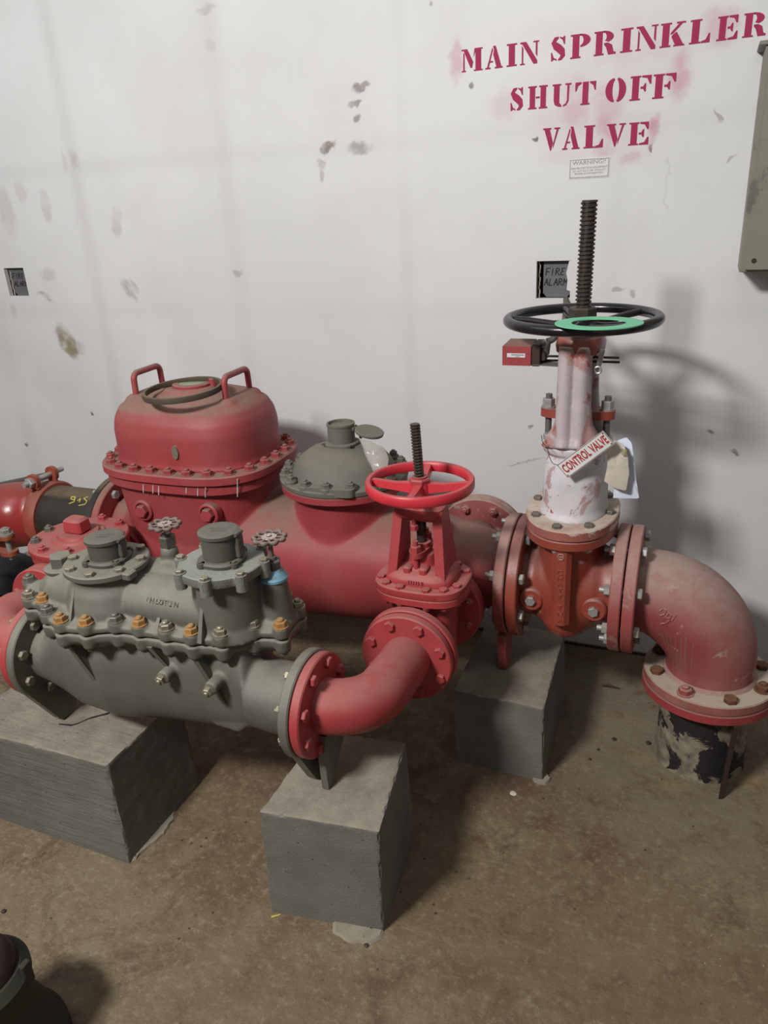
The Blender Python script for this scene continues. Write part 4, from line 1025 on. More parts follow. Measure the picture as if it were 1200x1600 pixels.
# left end flange
mb = MB(); mb.disc((-1.815, YM, ZM), (1, 0, 0), 0.176, 0.028); mb.build('end_flange', 'red_dull', tk)
bolt_ring(tk, (-1.828, YM, ZM), (1, 0, 0), 0.148, 8, PI / 8, kind='through', sz=0.0155, L=0.060, mat='galv')
# turbine meter cover
XC2 = -0.952; ZD = 0.786
mb = MB(); mb.disc((XC2, YM, ZD - 0.030), (0, 0, 1), 0.190, 0.024); mb.build('cover_seat', 'red_dull', tk)
mb = MB(); mb.lathe([(0.192, 0), (0.193, 0.003), (0.193, 0.013), (0.190, 0.016), (0.160, 0.016), (0.155, 0.024), (0.146, 0.044), (0.128, 0.066), (0.103, 0.083), (0.072, 0.094), (0.050, 0.099), (0.048, 0.104), (0.0, 0.104)], Matrix.Translation((XC2, YM, ZD - 0.016)), 72)
mb.loops([sup_pts((XC2 + 0.02, YM - 0.155), 0.085, 0.030, 4, z) for z in (ZD - 0.012, ZD + 0.010)])
mb.build('meter_cover', 'domegrey', tk)
for k in range(16):
    a = 2 * PI * (k + 0.35) / 16
    p = Vector((XC2 + 0.175 * math.cos(a), YM + 0.175 * math.sin(a), ZD))
    mb = MB(); mb.cyl((0, 0, -0.006), (0, 0, 0.010), 0.018, seg=20, ch=0.002); o = mb.build('bolt_boss', 'domegrey', tk); o.location = p - world_loc(tk)
    o.data = o.data.copy()
    bolt(tk, p + Vector((0, 0, 0.010)), (0, 0, 1), 'nut', 0.0125, mat='domegrey')
# the boss meshes are authored at the origin
for o in [c_ for c_ in tk.children if c_.name.startswith('bolt_boss')]:
    for v in o.data.vertices: v.co += world_loc(tk)
ZG = ZD + 0.086
mb = MB(); mb.loops([sup_pts((XC2, YM), a, a, 2.6, z) for a, z in ((0.050, ZG - 0.012), (0.050, ZG + 0.004), (0.046, ZG + 0.006))]); mb.lathe([(0.040, 0), (0.040, 0.05), (0.042, 0.052), (0.042, 0.058), (0.037, 0.058), (0.036, 0.050)], Matrix.Translation((XC2, YM, ZG + 0.004)), 48)
mb.build('register', 'domegrey', tk)
for sx, sy_ in ((-1, -1), (1, -1), (-1, 1), (1, 1)): bolt(tk, (XC2 + sx * 0.043, YM + sy_ * 0.043, ZG + 0.006), (0, 0, 1), 'head', 0.006, mat='domegrey')
lc = at(577, 675, Y=YM + 0.005)
lm = Matrix.Translation(lc) @ Matrix.Rotation(math.radians(14), 4, 'Y') @ Matrix.Rotation(math.radians(3), 4, 'X')
mb = MB(); mb.lathe([(0.036, -0.003), (0.042, -0.003), (0.043, 0.003), (0.041, 0.005)], lm, 48); mb.tube([lm @ Vector((-0.048, -0.014, -0.001)), lm @ Vector((-0.048, 0.014, -0.001))], 0.005, 10); mb.box((-0.042, 0, -0.002), (0.014, 0.02, 0.005), lm); mb.build('register_lid', 'domegrey', tk)

# rubber ring leaning on the strainer dome
rc = at(286, 609, Z=ZF + 0.226)
mb = MB(); rm = Matrix.Translation(rc) @ Matrix.Rotation(math.radians(-1.5), 4, 'Y') @ Matrix.Rotation(math.radians(3), 4, 'X')
mb.lathe([(0.110, -0.008), (0.119, -0.009), (0.121, 0.0), (0.119, 0.008), (0.110, 0.008), (0.1075, 0)], rm, 80, close=True)
tag(mb.build('rubber_ring', 'rubber', origin=rc), 'brown dusty rubber ring lying on top of the red strainer dome', 'gasket')

# clear plastic pouch on the grey cover
mb = MB(); pa_ = [(561, 686), (580, 690), (596, 694), (607, 716), (604, 740), (583, 737), (571, 712)]
pts = [at(x, y, Y=YM - 0.085 + 0.0011 * (700 - y)) for x, y in pa_]
cen = sum(pts, Vector()) / len(pts)
rings = []
for s_, b_ in ((1.0, 0.0), (0.75, -0.010), (0.45, -0.016), (0.15, -0.012)):
    rings.append([cen.lerp(p, s_) + Vector((0, b_ + 0.004 * mnoise.noise(p * 40), 0)) for p in resample(pts, 40)])
back = [[p + Vector((0, 0.004, 0)) for p in r] for r in (rings[0],)]
mb.loops([back[0]] + rings)
tag(mb.build('plastic_pouch', 'plastic', origin=cen), 'crumpled clear plastic pouch hanging on the grey domed register cover', 'plastic bag')

# ================================================================== GREY COMPOUND METER
YF = 1.238; ZX = 0.508
cm = thing('compound_meter', (-1.1, YF, 0.3), 'long grey cast compound water meter with two round registers and two small handwheels', 'water meter')
FB = [(-1.505, 1.25), (-1.44, 1.184), (-1.392, 1.18), (-1.338, 1.138), (-1.278, 1.115), (-1.213, 1.123), (-1.153, 1.152), (-1.09, 1.155), (-1.02, 1.157), (-0.956, 1.16), (-0.89, 1.173), (-0.843, 1.223), (-0.78, 1.238), (-0.785, 1.326)]
BB = [(-0.84, 1.37), (-0.91, 1.385), (-0.98, 1.385), (-1.05, 1.385), (-1.12, 1.385), (-1.19, 1.385), (-1.26, 1.385), (-1.33, 1.375), (-1.40, 1.36), (-1.47, 1.33)]
ring_ = [Vector((x, y, 0)) for x, y in FB + BB]
ctr = Vector((-1.13, 1.255, 0))
def outline(grow):
    P = resample(ring_, 90); out = []
    for i, p in enumerate(P):
        a, b = P[i - 1], P[(i + 1) % 90]; t = (b - a).normalized(); nrm = Vector((t.y, -t.x, 0))
        if nrm.dot(p - ctr) < 0: nrm = -nrm
        out.append(p + nrm * grow)
    return out
def z_at(P, z): return [Vector((p.x, p.y, z)) for p in P]
ZS = 0.668
low = MB()
low.loops([yz_ring(x, yc, zc, ry, rz, n) for x, yc, zc, ry, rz, n in ((-1.490, YF, ZX, 0.072, 0.072, 2), (-1.44, YF, ZX, 0.078, 0.080, 2), (-1.41, YF + 0.010, 0.515, 0.075, 0.12, 2.4), (-1.36, YF + 0.018, 0.515, 0.092, 0.142, 2.6), (-1.25, YF + 0.02, 0.515, 0.105, 0.150, 2.6), (-1.12, YF + 0.02, 0.522, 0.092, 0.140, 2.6), (-1.00, YF + 0.02, 0.528, 0.086, 0.133, 2.6), (-0.90, YF + 0.02, 0.532, 0.080, 0.130, 2.6), (-0.865, YF + 0.01, 0.535, 0.074, 0.115, 2.4), (-0.85, YF, 0.515, 0.082, 0.085, 2), (-0.80, YF, ZX, 0.082, 0.082, 2), (-0.74, YF, ZX, 0.082, 0.082, 2))])
g1 = outline(0.010); low.loops([z_at(outline(-0.02), ZS - 0.05), z_at(g1, ZS - 0.020), z_at(g1, ZS - 0.002)])
for p in FB + BB: low.cyl((p[0], p[1], ZS - 0.036), (p[0], p[1], ZS - 0.002), 0.0165, 0.0195, seg=18)
# gussets under the flange, fin at the outlet
low.loops([[Vector((x, YF + dy, z)) for x, z in ((-0.96, 0.425), (-0.895, 0.42), (-0.862, 0.45), (-0.862, 0.60), (-0.96, 0.60))] for dy in (-0.05, 0.08)])
for px, py in ((254, 1060), (328, 1077)):
    p = at(px, py, Y=1.140); low.cyl((p.x, 1.140 + 0.05, p.z), (p.x, 1.140, p.z), 0.0165, seg=20)
low.build('lower_casing', 'grey', cm, remesh=0.0042, smooth=6)
upm = MB()
upm.loops([z_at(g1, ZS + 0.001), z_at(g1, ZS + 0.016), z_at(outline(-0.016), ZS + 0.026)])
for p in FB + BB: upm.cyl((p[0], p[1], ZS + 0.001), (p[0], p[1], ZS + 0.028), 0.0185, seg=18)
upm.lathe([(0.110, ZS), (0.104, ZS + 0.04), (0.094, ZS + 0.075), (0.084, ZS + 0.095), (0.083, 0.79)], Matrix.Translation((-1.228, YF, 0)), 44)
upm.loops([yz_ring(x, 1.236, zc, r, r * 0.95, 2) for x, zc, r in ((-1.178, 0.706, 0.02), (-1.168, 0.708, 0.05), (-1.145, 0.710, 0.062), (-1.10, 0.712, 0.066), (-0.99, 0.712, 0.066), (-0.93, 0.712, 0.066))])
upm.loops([yz_ring(x, 1.295, zc, r, r, 2) for x, zc, r in ((-1.25, 0.70, 0.07), (-1.10, 0.705, 0.078), (-0.93, 0.70, 0.078))])
upm.lathe([(0.088, ZS), (0.078, 0.70), (0.076, 0.818)], Matrix.Translation((-0.908, YF + 0.008, 0)), 40)
upm.loops([yz_ring(x, 1.262, zc, ry, rz, 2) for x, zc, ry, rz in ((-1.455, 0.675, 0.02, 0.02), (-1.44, 0.680, 0.052, 0.045), (-1.40, 0.685, 0.075, 0.07), (-1.32, 0.69, 0.09, 0.085), (-1.25, 0.69, 0.09, 0.08))])
upm.cyl((-1.385, 1.252, ZS), (-1.385, 1.252, 0.747), 0.043, 0.038, ch=0.004)
upm.cyl((-0.812, 1.285, ZS), (-0.812, 1.285, 0.786), 0.040, 0.028)
upm.cyl((-1.105, 1.312, 0.70), (-1.105, 1.312, 0.800), 0.024, 0.021)
upm.build('upper_casing', 'grey', cm, remesh=0.004, smooth=5)
for x, dx2, y0, hh in ((-1.295, 0.035, 1.128, 0.17), (-1.068, 0.03, 1.150, 0.12), (-0.960, 0.055, 1.156, 0.20)):
    mb = MB(); mb.loops([[Vector((x + dx + q * dx2, y, z)) for q, y, z in ((0, y0 + 0.08, ZS - 0.02), (0, y0 - 0.006, ZS - 0.022), (0.5, y0 + 0.006, ZS - 0.5 * hh), (1.0, y0 + 0.030, ZS - hh), (1.0, y0 + 0.08, ZS - hh - 0.01))] for dx in (-0.007, 0.007)]); mb.build('rib', 'grey', cm)
for x, y0, hh in ((-1.262, 1.122, 0.075), (-1.047, 1.152, 0.050), (-0.930, 1.152, 0.105)):
    mb = MB(); mb.loops([[Vector((x + dx * q, y, z)) for q, y, z in ((1, y0 - 0.006, ZS + 0.012), (1, y0 + 0.09, ZS + 0.012), (0.5, y0 + 0.09, ZS + 0.014 + hh), (0.5, y0 + 0.034, ZS + 0.014 + hh))] for dx in (-0.0055, 0.0055)]); mb.build('rib', 'grey', cm)
orange_ids = {3: 1, 4: 1, 5: 1, 7: 1, 9: 0, 12: 1}
for i, p in enumerate(FB + BB):
    og = i in (2, 4, 5, 7, 9, 12, 14)
    o = bolt(cm, (p[0], p[1], ZS + 0.027), (0, 0, 1), 'nut', 0.0145, mat='orange' if og else ('boltgrey' if i % 3 else 'galv2'), label='ochre-marked bolt' if og else None)
    bolt(cm, (p[0], p[1], ZS - 0.036), (0, 0, -1), 'head', 0.0095, mat='grey')
for px, py in ((252, 1060), (326, 1079)):
    p = at(px, py, Y=1.140); bolt(cm, (p.x, 1.140, p.z), (0.1, -1, -0.12), 'nut', 0.0115, mat='boltgrey')
text_mesh('N LOT 2 N', 0.016, 0.001, frame((-1.035, 1.172, 0.752), (1, -0.0, 0), (0, 0.62, 0.78)), 'cast_letter', 'grey', cm)
# covers
C1 = Vector((-1.228, YF, 0.798))
mb = MB(); mb.disc(C1 + Vector((0, 0, -0.008)), (0, 0, 1), 0.098, 0.016); mb.box((C1.x + 0.088, C1.y - 0.035, C1.z - 0.010), (0.03, 0.03, 0.018), ch=0.003); mb.build('register_cover', 'grey', cm)
for k in range(8):
    a = 2 * PI * k / 8 + 0.25; bolt(cm, C1 + Vector((0.083 * math.cos(a), 0.083 * math.sin(a), 0)), (0, 0, 1), 'head', 0.0115, mat='boltgrey')
C2 = Vector((-0.908, YF, 0.838))
mb = MB(); poly = []
for k in range(96):
    a = 2 * PI * k / 96; lob = max(0.0, math.cos(4 * (a - 0.2) * 1.0 * 2 / 2)) ** 6
    poly.append((0.093 + 0.015 * max(0.0, math.cos(8 * (a - 0.2) / 1.0)) ** 3, a))
mb.loops([[C2 + Vector(((r - e) * math.cos(a), (r - e) * math.sin(a), z)) for r, a in poly] for e, z in ((0.002, -0.022), (0, -0.019), (0, -0.002), (0.002, 0))])
for k in range(8):
    a = 2 * PI * k / 8 + 0.2; mb.cyl(C2 + Vector((0.095 * math.cos(a), 0.095 * math.sin(a), -0.034)), C2 + Vector((0.095 * math.cos(a), 0.095 * math.sin(a), 0.002)), 0.0125, seg=20)
mb.build('chamber_cover', 'grey_speck', cm)
for k in range(8):
    a = 2 * PI * k / 8 + 0.2; bolt(cm, C2 + Vector((0.095 * math.cos(a), 0.095 * math.sin(a), 0.002)), (0, 0, 1), 'head', 0.0095, mat='boltgrey')
def register(c, ang, z):
    mb = MB(); mb.loops([sup_pts((c.x, c.y), a, a, 2.6, zz) for a, zz in ((0.048, c.z - 0.004), (0.050, c.z + 0.006), (0.046, c.z + 0.010))])
    for k in range(4):
        a = ang + PI / 2 * k; mb.cyl((c.x + 0.051 * math.cos(a), c.y + 0.051 * math.sin(a), c.z), (c.x + 0.051 * math.cos(a), c.y + 0.051 * math.sin(a), c.z + 0.010), 0.009, seg=16)
    mb.cyl((c.x, c.y, c.z), (c.x, c.y, z), 0.0395, 0.0405, seg=48)
    mb.box((c.x + 0.043, c.y + 0.005, (c.z + z) / 2 + 0.006), (0.012, 0.022, z - c.z - 0.012), ch=0.002)
    mb.build('register', 'grey_dark', cm)
    for k in range(4):
        a = ang + PI / 2 * k; bolt(cm, (c.x + 0.051 * math.cos(a), c.y + 0.051 * math.sin(a), c.z + 0.010), (0, 0, 1), 'head', 0.0055, mat='grey_dark')
    mb = MB(); mb.lathe([(0.042, 0), (0.0445, 0.002), (0.0445, 0.009), (0.041, 0.011), (0.036, 0.0115)], Matrix.Translation((c.x, c.y, z - 0.002)), 48)
    mb.tube([(c.x + 0.046, c.y - 0.010, z + 0.004), (c.x + 0.046, c.y + 0.016, z + 0.004)], 0.0045, 10)
    m_ = Matrix.Translation((c.x, c.y, z + 0.0095)) @ Matrix.Rotation(math.radians(18), 4, 'Z')
    mb.box((0, 0.006, 0), (0.05, 0.0015, 0.0012), m_); mb.box((0, -0.012, 0), (0.03, 0.0015, 0.0012), m_)
    for q in range(6): mb.box((-0.014 + q * 0.0058, -0.004, 0), (0.0035, 0.007, 0.0012), m_)
    mb.build('register_lid', 'grey_dark', cm)
register(Vector((-1.222, YF, 0.800)), -0.5, 0.850)
register(Vector((-0.905, YF, 0.840)), -0.5, 0.902)
# hex plug on its boss
mb = MB(); mb.lathe([(0.041, 0), (0.043, 0.003), (0.043, 0.008), (0.040, 0.010)], Matrix.Translation((-1.385, 1.252, 0.745)), 36); hexp(0.0275, 0.010, 0.038, mb, Matrix.Translation((-1.385, 1.252, 0.745)) @ Matrix.Rotation(0.3, 4, 'Z'), ch=0.08); mb.build('hex_plug', 'grey', cm)
# test cocks with small handwheels
def cock(c, zw, collar):
    mb = MB()
    if collar: mb.lathe([(0.031, 0), (0.0315, 0.006), (0.022, 0.022), (0.020, 0.026)], Matrix.Translation(c), 32)
    else: mb.lathe([(0.021, 0), (0.020, 0.012), (0.014, 0.02)], Matrix.Translation(c), 28)
    mb.build('valve_neck', 'blue' if collar else 'grey', cm)
    h0 = c.z + 0.020
    mb = MB(); hexp(0.0195, 0, 0.026, mb, Matrix.Translation((c.x, c.y, h0))); mb.cyl((c.x, c.y, h0 + 0.025), (c.x, c.y, h0 + 0.034), 0.012, 0.010, seg=20); mb.build('packing_nut', 'grey_dark', cm)
    mb = MB(); mb.cyl((c.x, c.y, h0 + 0.03), (c.x, c.y, zw + 0.006), 0.0055, seg=14); mb.build('valve_stem', 'wheelrust', cm)
    hc_ = Vector((c.x, c.y, zw)); mb = MB(); ring = []
    N = 96
    pr = []
    for k in range(N):
        a = 2 * PI * k / N; R = 0.0315 + 0.0028 * math.cos(9 * a)
        pr.append(hc_ + Vector((R * math.cos(a), R * math.sin(a), 0)))
    mb.tube(pr, [0.0045 + 0.0012 * math.cos(9 * 2 * PI * k / N) for k in range(N)], 10, close=True)
    for k in range(9):
        a = 2 * PI * (k + 0.5) / 9; u = Vector((math.cos(a), math.sin(a), 0))
        mb.tube([hc_ + u * 0.012 + Vector((0, 0, 0.001)), hc_ + u * 0.030], [0.0032, 0.0026], 8)
    mb.cyl(hc_ + Vector((0, 0, -0.004)), hc_ + Vector((0, 0, 0.002)), 0.013, seg=24)
    w_ = mb.build('valve_handwheel', 'wheelrust', cm, ang=50)
    mb = MB(); mb.cyl((hc_.x, hc_.y, hc_.z + 0.001), (hc_.x, hc_.y, hc_.z + 0.0035), 0.0165, seg=32); hexp(0.005, 0.0035, 0.007, mb, Matrix.Translation(hc_)); d_ = mb.build('wheel_disc', 'alu', w_)
cock(Vector((-0.812, 1.285, 0.784)), 0.882, True)
cock(Vector((-1.105, 1.312, 0.795)), 0.868, False)
# end flanges with feet
def foot_flange(x, R, zf, mat, w0, w1):
    mb = MB(); mb.disc((x, YF, ZX), (1, 0, 0), R, 0.024)
    mb.loops([[Vector((x + dx, YF + y, z)) for y, z in ((-w0, ZX - R * 0.62), (w0, ZX - R * 0.62), (w1, zf + 0.012), (w1 - 0.010, zf), (-w1 + 0.010, zf), (-w1, zf + 0.012))] for dx in (-0.0108, 0.0108)])
    return mb.build('end_flange', mat, cm)
foot_flange(-0.732, 0.122, 0.302, 'grey', 0.088, 0.022)
foot_flange(-1.485, 0.126, 0.300, 'grey', 0.098, 0.030)
pair_bolts(cm, -1.4985, 'boltgrey', R=0.098, z=ZX, y=YF, sz=0.0125, L=0.052)

# ================================================================== SMALL RED ELBOWS
def bend(name, pts, r, x0, d0, x1, d1, label, Rf, extra=None, n=8, boltmat='red'):
    t = thing(name, (pts[0][0], pts[0][1], 0.35), label, 'pipe elbow')
    mb = MB(); mb.tube(pts, r, 48); mb.build('elbow_body', 'red', t, ang=60)
    for c, d in ((x0, d0), (x1, d1)):
        mb = MB(); mb.disc(c, d, Rf, 0.023); mb.build('end_flange', 'red', t)
    return t
y2 = YV - 0.113 - 0.026
a_ = arc_pts((-0.706, 1.350, 0), 0.112, (0, -1, 0), (1, 0, 0), 0, PI / 2, 16)
pts = [(-0.715, YF, ZX), (-0.706, YF, ZX)]
for i, p in enumerate(a_[1:]): pts.append((p.x, p.y, ZX - 0.012 * (i + 1) / 16))
pts += [(-0.594, 1.43, ZX - 0.020), (-0.597, y2, ZBY)]
fe = bend('pipe_elbow', pts, [0.062] * len(pts), (-0.7075, YF, ZX), (1, 0, 0), (XB, y2, ZBY), (0, 1, 0), 'bright red elbow at front centre between the grey meter and the red gate valve', 0.118)
bolt_ring(fe, (-0.696, YF, ZX), (1, 0, 0), 0.096, 8, PI / 8, kind='head', sz=0.0135, mat='red')
bolt_ring(fe, (-0.744, YF, ZX), (-1, 0, 0), 0.100, 8, PI / 8, kind='nut', sz=0.0125, mat='boltgrey')
bolt_ring(fe, (XB, y2 - 0.0115, ZBY), (0, -1, 0), 0.097, 8, PI / 8, kind='head', sz=0.0135, mat='red')
sp = thing('support_plate', (-0.68, 1.25, 0.31), 'galvanised steel prop plate standing on the front concrete block under the red elbow', 'support plate')
mb = MB(); mb.loops([[Vector((-0.690 + dx, y, z)) for y, z in ((1.200, 0.306), (1.222, 0.306), (1.335, 0.42), (1.335, 0.455), (1.21, 0.445), (1.196, 0.40))] for dx in (-0.008, 0.008)]); mb.build('plate', 'galv2', sp)

# left elbow, from the meter to the check valve
XL = -1.705; YL = 1.455; ZL_ = 0.480
a_ = arc_pts((-1.60, 1.345, 0), 0.107, (0, -1, 0), (-1, 0, 0), 0, PI / 2, 14)
pts = [(-1.497, YF, ZX), (-1.60, YF, ZX)] + [(p.x, p.y, ZX) for p in a_[1:]] + [(XL, YL, ZL_)]
le = bend('pipe_elbow', pts, [0.066] * len(pts), (-1.5105, YF, ZX), (1, 0, 0), (XL, YL, ZL_), (0, 1, 0), 'bright red elbow behind the left end flange of the grey meter', 0.122)
bolt_ring(le, (XL, YL - 0.0115, ZL_), (0, -1, 0), 0.098, 8, PI / 8, kind='head', sz=0.0135, mat='red')

# ================================================================== CHECK VALVE
CK = Vector((-1.705, 1.63, 0.632))
ck = thing('check_valve', (CK.x, CK.y, 0.3), 'red check valve at left with round bolted cover and square-headed plug', 'check valve')
mb = MB(); mb.lathe([(0.06, 0.40), (0.12, 0.46), (0.135, 0.54), (0.130, 0.59)], Matrix.Translation((CK.x, CK.y, 0)), 48); mb.tube([(XL, YL + 0.03, ZL_), (XL, CK.y + 0.16, ZL_)], 0.075, 32)
mb.build('body', 'red', ck, remesh=0.006, smooth=6)
mb = MB(); mb.disc((XL, YL + 0.026, ZL_), (0, 1, 0), 0.122, 0.023); mb.build('end_flange', 'red', ck)
mb = MB(); mb.disc((XL, CK.y + 0.155, ZL_), (0, 1, 0), 0.115, 0.023); mb.build('end_flange', 'red', ck)
mb = MB(); mb.disc(CK + Vector((0, 0, -0.039)), (0, 0, 1), 0.143, 0.024); mb.build('body_flange', 'red', ck)
mb = MB(); mb.lathe([(0.146, 0), (0.148, 0.003), (0.148, 0.019), (0.144, 0.023), (0.080, 0.024), (0.076, 0.030), (0.064, 0.030), (0.060, 0.038), (0, 0.038)], Matrix.Translation(CK + Vector((0, 0, -0.026))), 72); mb.build('cover', 'red', ck)
mb = MB(); mb.box(CK + Vector((0, 0, 0.034)), (0.070, 0.056, 0.046), ch=0.007, top=0.92); mb.build('square_plug', 'red', ck)
for k in range(9):
    a = 2 * PI * k / 9 + 0.3; bolt(ck, CK + Vector((0.125 * math.cos(a), 0.125 * math.sin(a), -0.003)), (0, 0, 1), 'nut', 0.0135, mat='red' if k not in (3, 4, 5) else 'galv2')

# ================================================================== LEFT SUPPLY: black pipe, couplings, red fitting
bp = thing('steel_pipe', (-2.0, YM, 0.4), 'short black steel pipe with yellow marker figures behind the red check valve', 'pipe')
mb = MB(); mb.cyl((-2.14, YM, ZM), (-1.86, YM, ZM), 0.112, seg=56); mb.build('pipe', 'blackpipe', bp)
mb = MB(); mb.disc((-1.8425, YM, ZM), (1, 0, 0), 0.176, 0.026); mb.build('pipe_flange', 'blackpipe', bp)
mb = MB()
for seg_ in ([(118, 777), (112, 776), (111, 780), (116, 781), (118, 776), (116, 784), (108, 787)], [(121, 783), (126, 779), (124, 785)], [(138, 776), (131, 779), (136, 783), (133, 788), (123, 790)], [(152, 783), (146, 787), (147, 792), (150, 791)]):
    P_ = []
    for x, y in seg_:
        d = (at(x, y, Y=1.9) - CAMPOS).normalized(); t_ = 2.0
        while t_ < 4 and math.hypot((CAMPOS + d * t_).y - YM, (CAMPOS + d * t_).z - ZM) > 0.1125: t_ += 0.002
        P_.append(CAMPOS + d * t_)
    for a, b in zip(P_, P_[1:]): mb.tube([a, b], 0.0019, 6)
mb.build('marker_figures', 'chalkyellow', bp)

gcp = thing('grooved_coupling', (-2.2, YM, 0.4), 'red grooved pipe coupling with bolted lugs joining the black pipe to the supply elbow', 'pipe coupling')
mb = MB(); mb.lathe([(0.114, -0.026), (0.122, -0.026), (0.129, -0.016), (0.129, 0.016), (0.122, 0.026), (0.114, 0.026)], axm((-2.155, YM, ZM), (1, 0, 0)), 64, close=False)
for sz in (1, -1):
    for sy_ in (-1, 1):
        mb.loops([sup_pts((0, 0), 0.024, 0.026, 2.5, z, 32) for z in (-0.008, 0.008)], Matrix.Translation((-2.155, YM + sy_ * 0.045 - 0.01, ZM + sz * 0.152)) @ Matrix.Rotation(PI / 2, 4, 'X'))
        mb.box((-2.155, YM + sy_ * 0.043 - 0.01, ZM + sz * 0.135), (0.038, 0.014, 0.03), ch=0.003)
mb.build('housing', 'rust_red', gcp)
for sz in (1, -1):
    mb = MB(); mb.cyl((-2.155, YM - 0.10, ZM + sz * 0.152), (-2.155, YM + 0.085, ZM + sz * 0.152), 0.0095, seg=16)
    hexp(0.019, 0, 0.020, mb, axm((-2.155, YM - 0.063, ZM + sz * 0.152), (0, -1, 0))); mb.build('coupling_bolt', 'galv', gcp)

le2 = thing('pipe_elbow', (-2.40, 1.85, 0.3), 'glossy red supply elbow cut off by the left edge of the photo', 'pipe elbow')
ap = arc_pts((-2.185, YM - 0.20, 0), 0.20, (0, 1, 0), (-1, 0, 0), 0, PI / 2, 16)
pts = [(p.x, p.y, ZM) for p in ap]
mb = MB(); mb.tube(pts, [0.113] + [0.121] * 15 + [0.113], 56); mb.build('elbow_body', 'red_gloss', le2, ang=60)
gc2 = thing('grooved_coupling', (-2.3, 1.72, 0.4), 'red coupling lug with a zinc bolt at the far left edge below the supply elbow', 'pipe coupling')
lp = at(10, 838, Y=1.735)
mb = MB(); mb.lathe([(0.114, -0.034), (0.126, -0.034), (0.133, -0.022), (0.133, 0.022), (0.126, 0.034), (0.114, 0.034)], axm((-2.385, YM - 0.235, ZM), (0, 1, 0)), 64)
for sgn in (-1, 1):
    mb.loops([sup_pts((0, 0), 0.030, 0.026, 2.5, z, 32) for z in (-0.007, 0.007)], Matrix.Translation((lp.x - 0.004, lp.y, lp.z - 0.030 + sgn * 0.030)))
    mb.box(((lp.x - 2.26) / 2 - 0.01, lp.y, lp.z - 0.030 + sgn * 0.030), (abs(lp.x + 2.26) + 0.03, 0.030, 0.013), ch=0.003)
mb.build('housing', 'rust_red', gc2)
mb = MB(); mb.cyl((lp.x, lp.y, lp.z - 0.085), (lp.x, lp.y, lp.z + 0.032), 0.0095, seg=16); mb.lathe([(0.024, 0), (0.024, 0.005)], Matrix.Translation((lp.x, lp.y, lp.z + 0.007))); hexp(0.018, 0.005, 0.022, mb, Matrix.Translation((lp.x, lp.y, lp.z + 0.007))); mb.build('coupling_bolt', 'galv', gc2)

c0 = at(-20, 761, Y=2.405); c1 = at(38, 749, Y=2.41); c2 = at(74, 741, Y=2.42)
mb = MB(); mb.tube([c0 + Vector((-0.4, -0.02, -0.05)), c0, c1, c2, Vector((c2.x + 0.02, YW + 0.005, c2.z + 0.002))], 0.0105, 14)
o = tag(mb.build('conduit', 'galv2', origin=c1), 'thin grey conduit running low along the wall above the red supply elbow', 'conduit')
# bundled dark cloth on the floor at the left
mb = MB(); pc = at(22, 905, Z=0.06)
rg = []
for k in range(14):
    t_ = k / 13; rr_ = 0.14 * math.sin(PI * min(max(t_, 0.02), 0.98)) ** 0.5
    rg.append([Vector((pc.x - 0.30 + 0.5 * t_, pc.y - 0.02 + rr_ * math.cos(2 * PI * j / 40) * (1 + 0.25 * mnoise.noise(Vector((t_ * 4, j * 0.35, 1)))), 0.085 + 0.085 * math.sin(2 * PI * j / 40) * rr_ / 0.14 * (1 + 0.5 * mnoise.noise(Vector((t_ * 5, j * 0.3, 4)))))) for j in range(40)])
for r in rg:
    for p in r: p.z = max(p.z, 0.001)
mb.loops(rg)
tag(mb.build('crumpled_cloth', 'cloth', origin=Vector((pc.x, pc.y, 0)), ang=70), 'crumpled dark cloth on the floor at the left edge under the supply elbow', 'cloth')
bl_ = block('pad', [(-2.86, 2.28), (-2.70, 2.28), (-2.70, 2.40), (-2.86, 2.40)], [(-2.86, 2.28, 0.07), (-2.70, 2.28, 0.07), (-2.70, 2.40, 0.07), (-2.86, 2.40, 0.07)], 'mortar', '', 12)
wrap(bl_, 'concrete_block', 'low pale concrete pad by the wall at the far left, behind the check valve', 'concrete block')

# ================================================================== TAMPER SWITCH, SIGN AND TAGS
tb = thing('tamper_switch', (-0.42, 1.90, 1.13), 'small red tamper switch box clamped to the big valve yoke below the black handwheel', 'tamper switch')
YT = 1.915
A = at(785, 541, Y=YT); B = at(829, 572, Y=YT)
x0, x1, z0, z1 = A.x, B.x, B.z, A.z
mb = MB(); mb.loops([[Vector(p) for p in ((x0, YT, z0), (x1, YT, z0), (x1, YT, z1), (x0, YT, z1))], [Vector(p) for p in ((x0 + 0.004, YT + 0.075, z0), (x1 + 0.0, YT + 0.075, z0), (x1 + 0.0, YT + 0.075, z1 + 0.006), (x0 + 0.004, YT + 0.075, z1 + 0.006))]])
mb.build('cover', 'red_dull', tb)
mb = MB(); mb.box(((x0 + x1) / 2 - 0.001, YT - 0.0006, (z0 + z1) / 2 + 0.002), (0.046, 0.001, 0.010)); mb.build('label', 'sticker', tb)
mb = MB(); mb.box(((x0 + x1) / 2 + 0.003, YT - 0.0014, (z0 + z1) / 2 + 0.0035), (0.032, 0.0005, 0.003)); mb.box(((x0 + x1) / 2 + 0.003, YT - 0.0014, (z0 + z1) / 2 - 0.001), (0.012, 0.0005, 0.0015)); mb.build('label_print', 'inkgrey', tb)
mb = MB(); mb.box((x1 + 0.012, YT + 0.040, (z0 + z1) / 2 + 0.002), (0.022, 0.078, z1 - z0 + 0.006), ch=0.002); mb.box((x1 + 0.028, YT + 0.03, (z0 + z1) / 2 - 0.002), (0.014, 0.04, 0.022), ch=0.002); mb.build('housing', 'darkred', tb)
mb = MB(); zb = z0 + 0.004
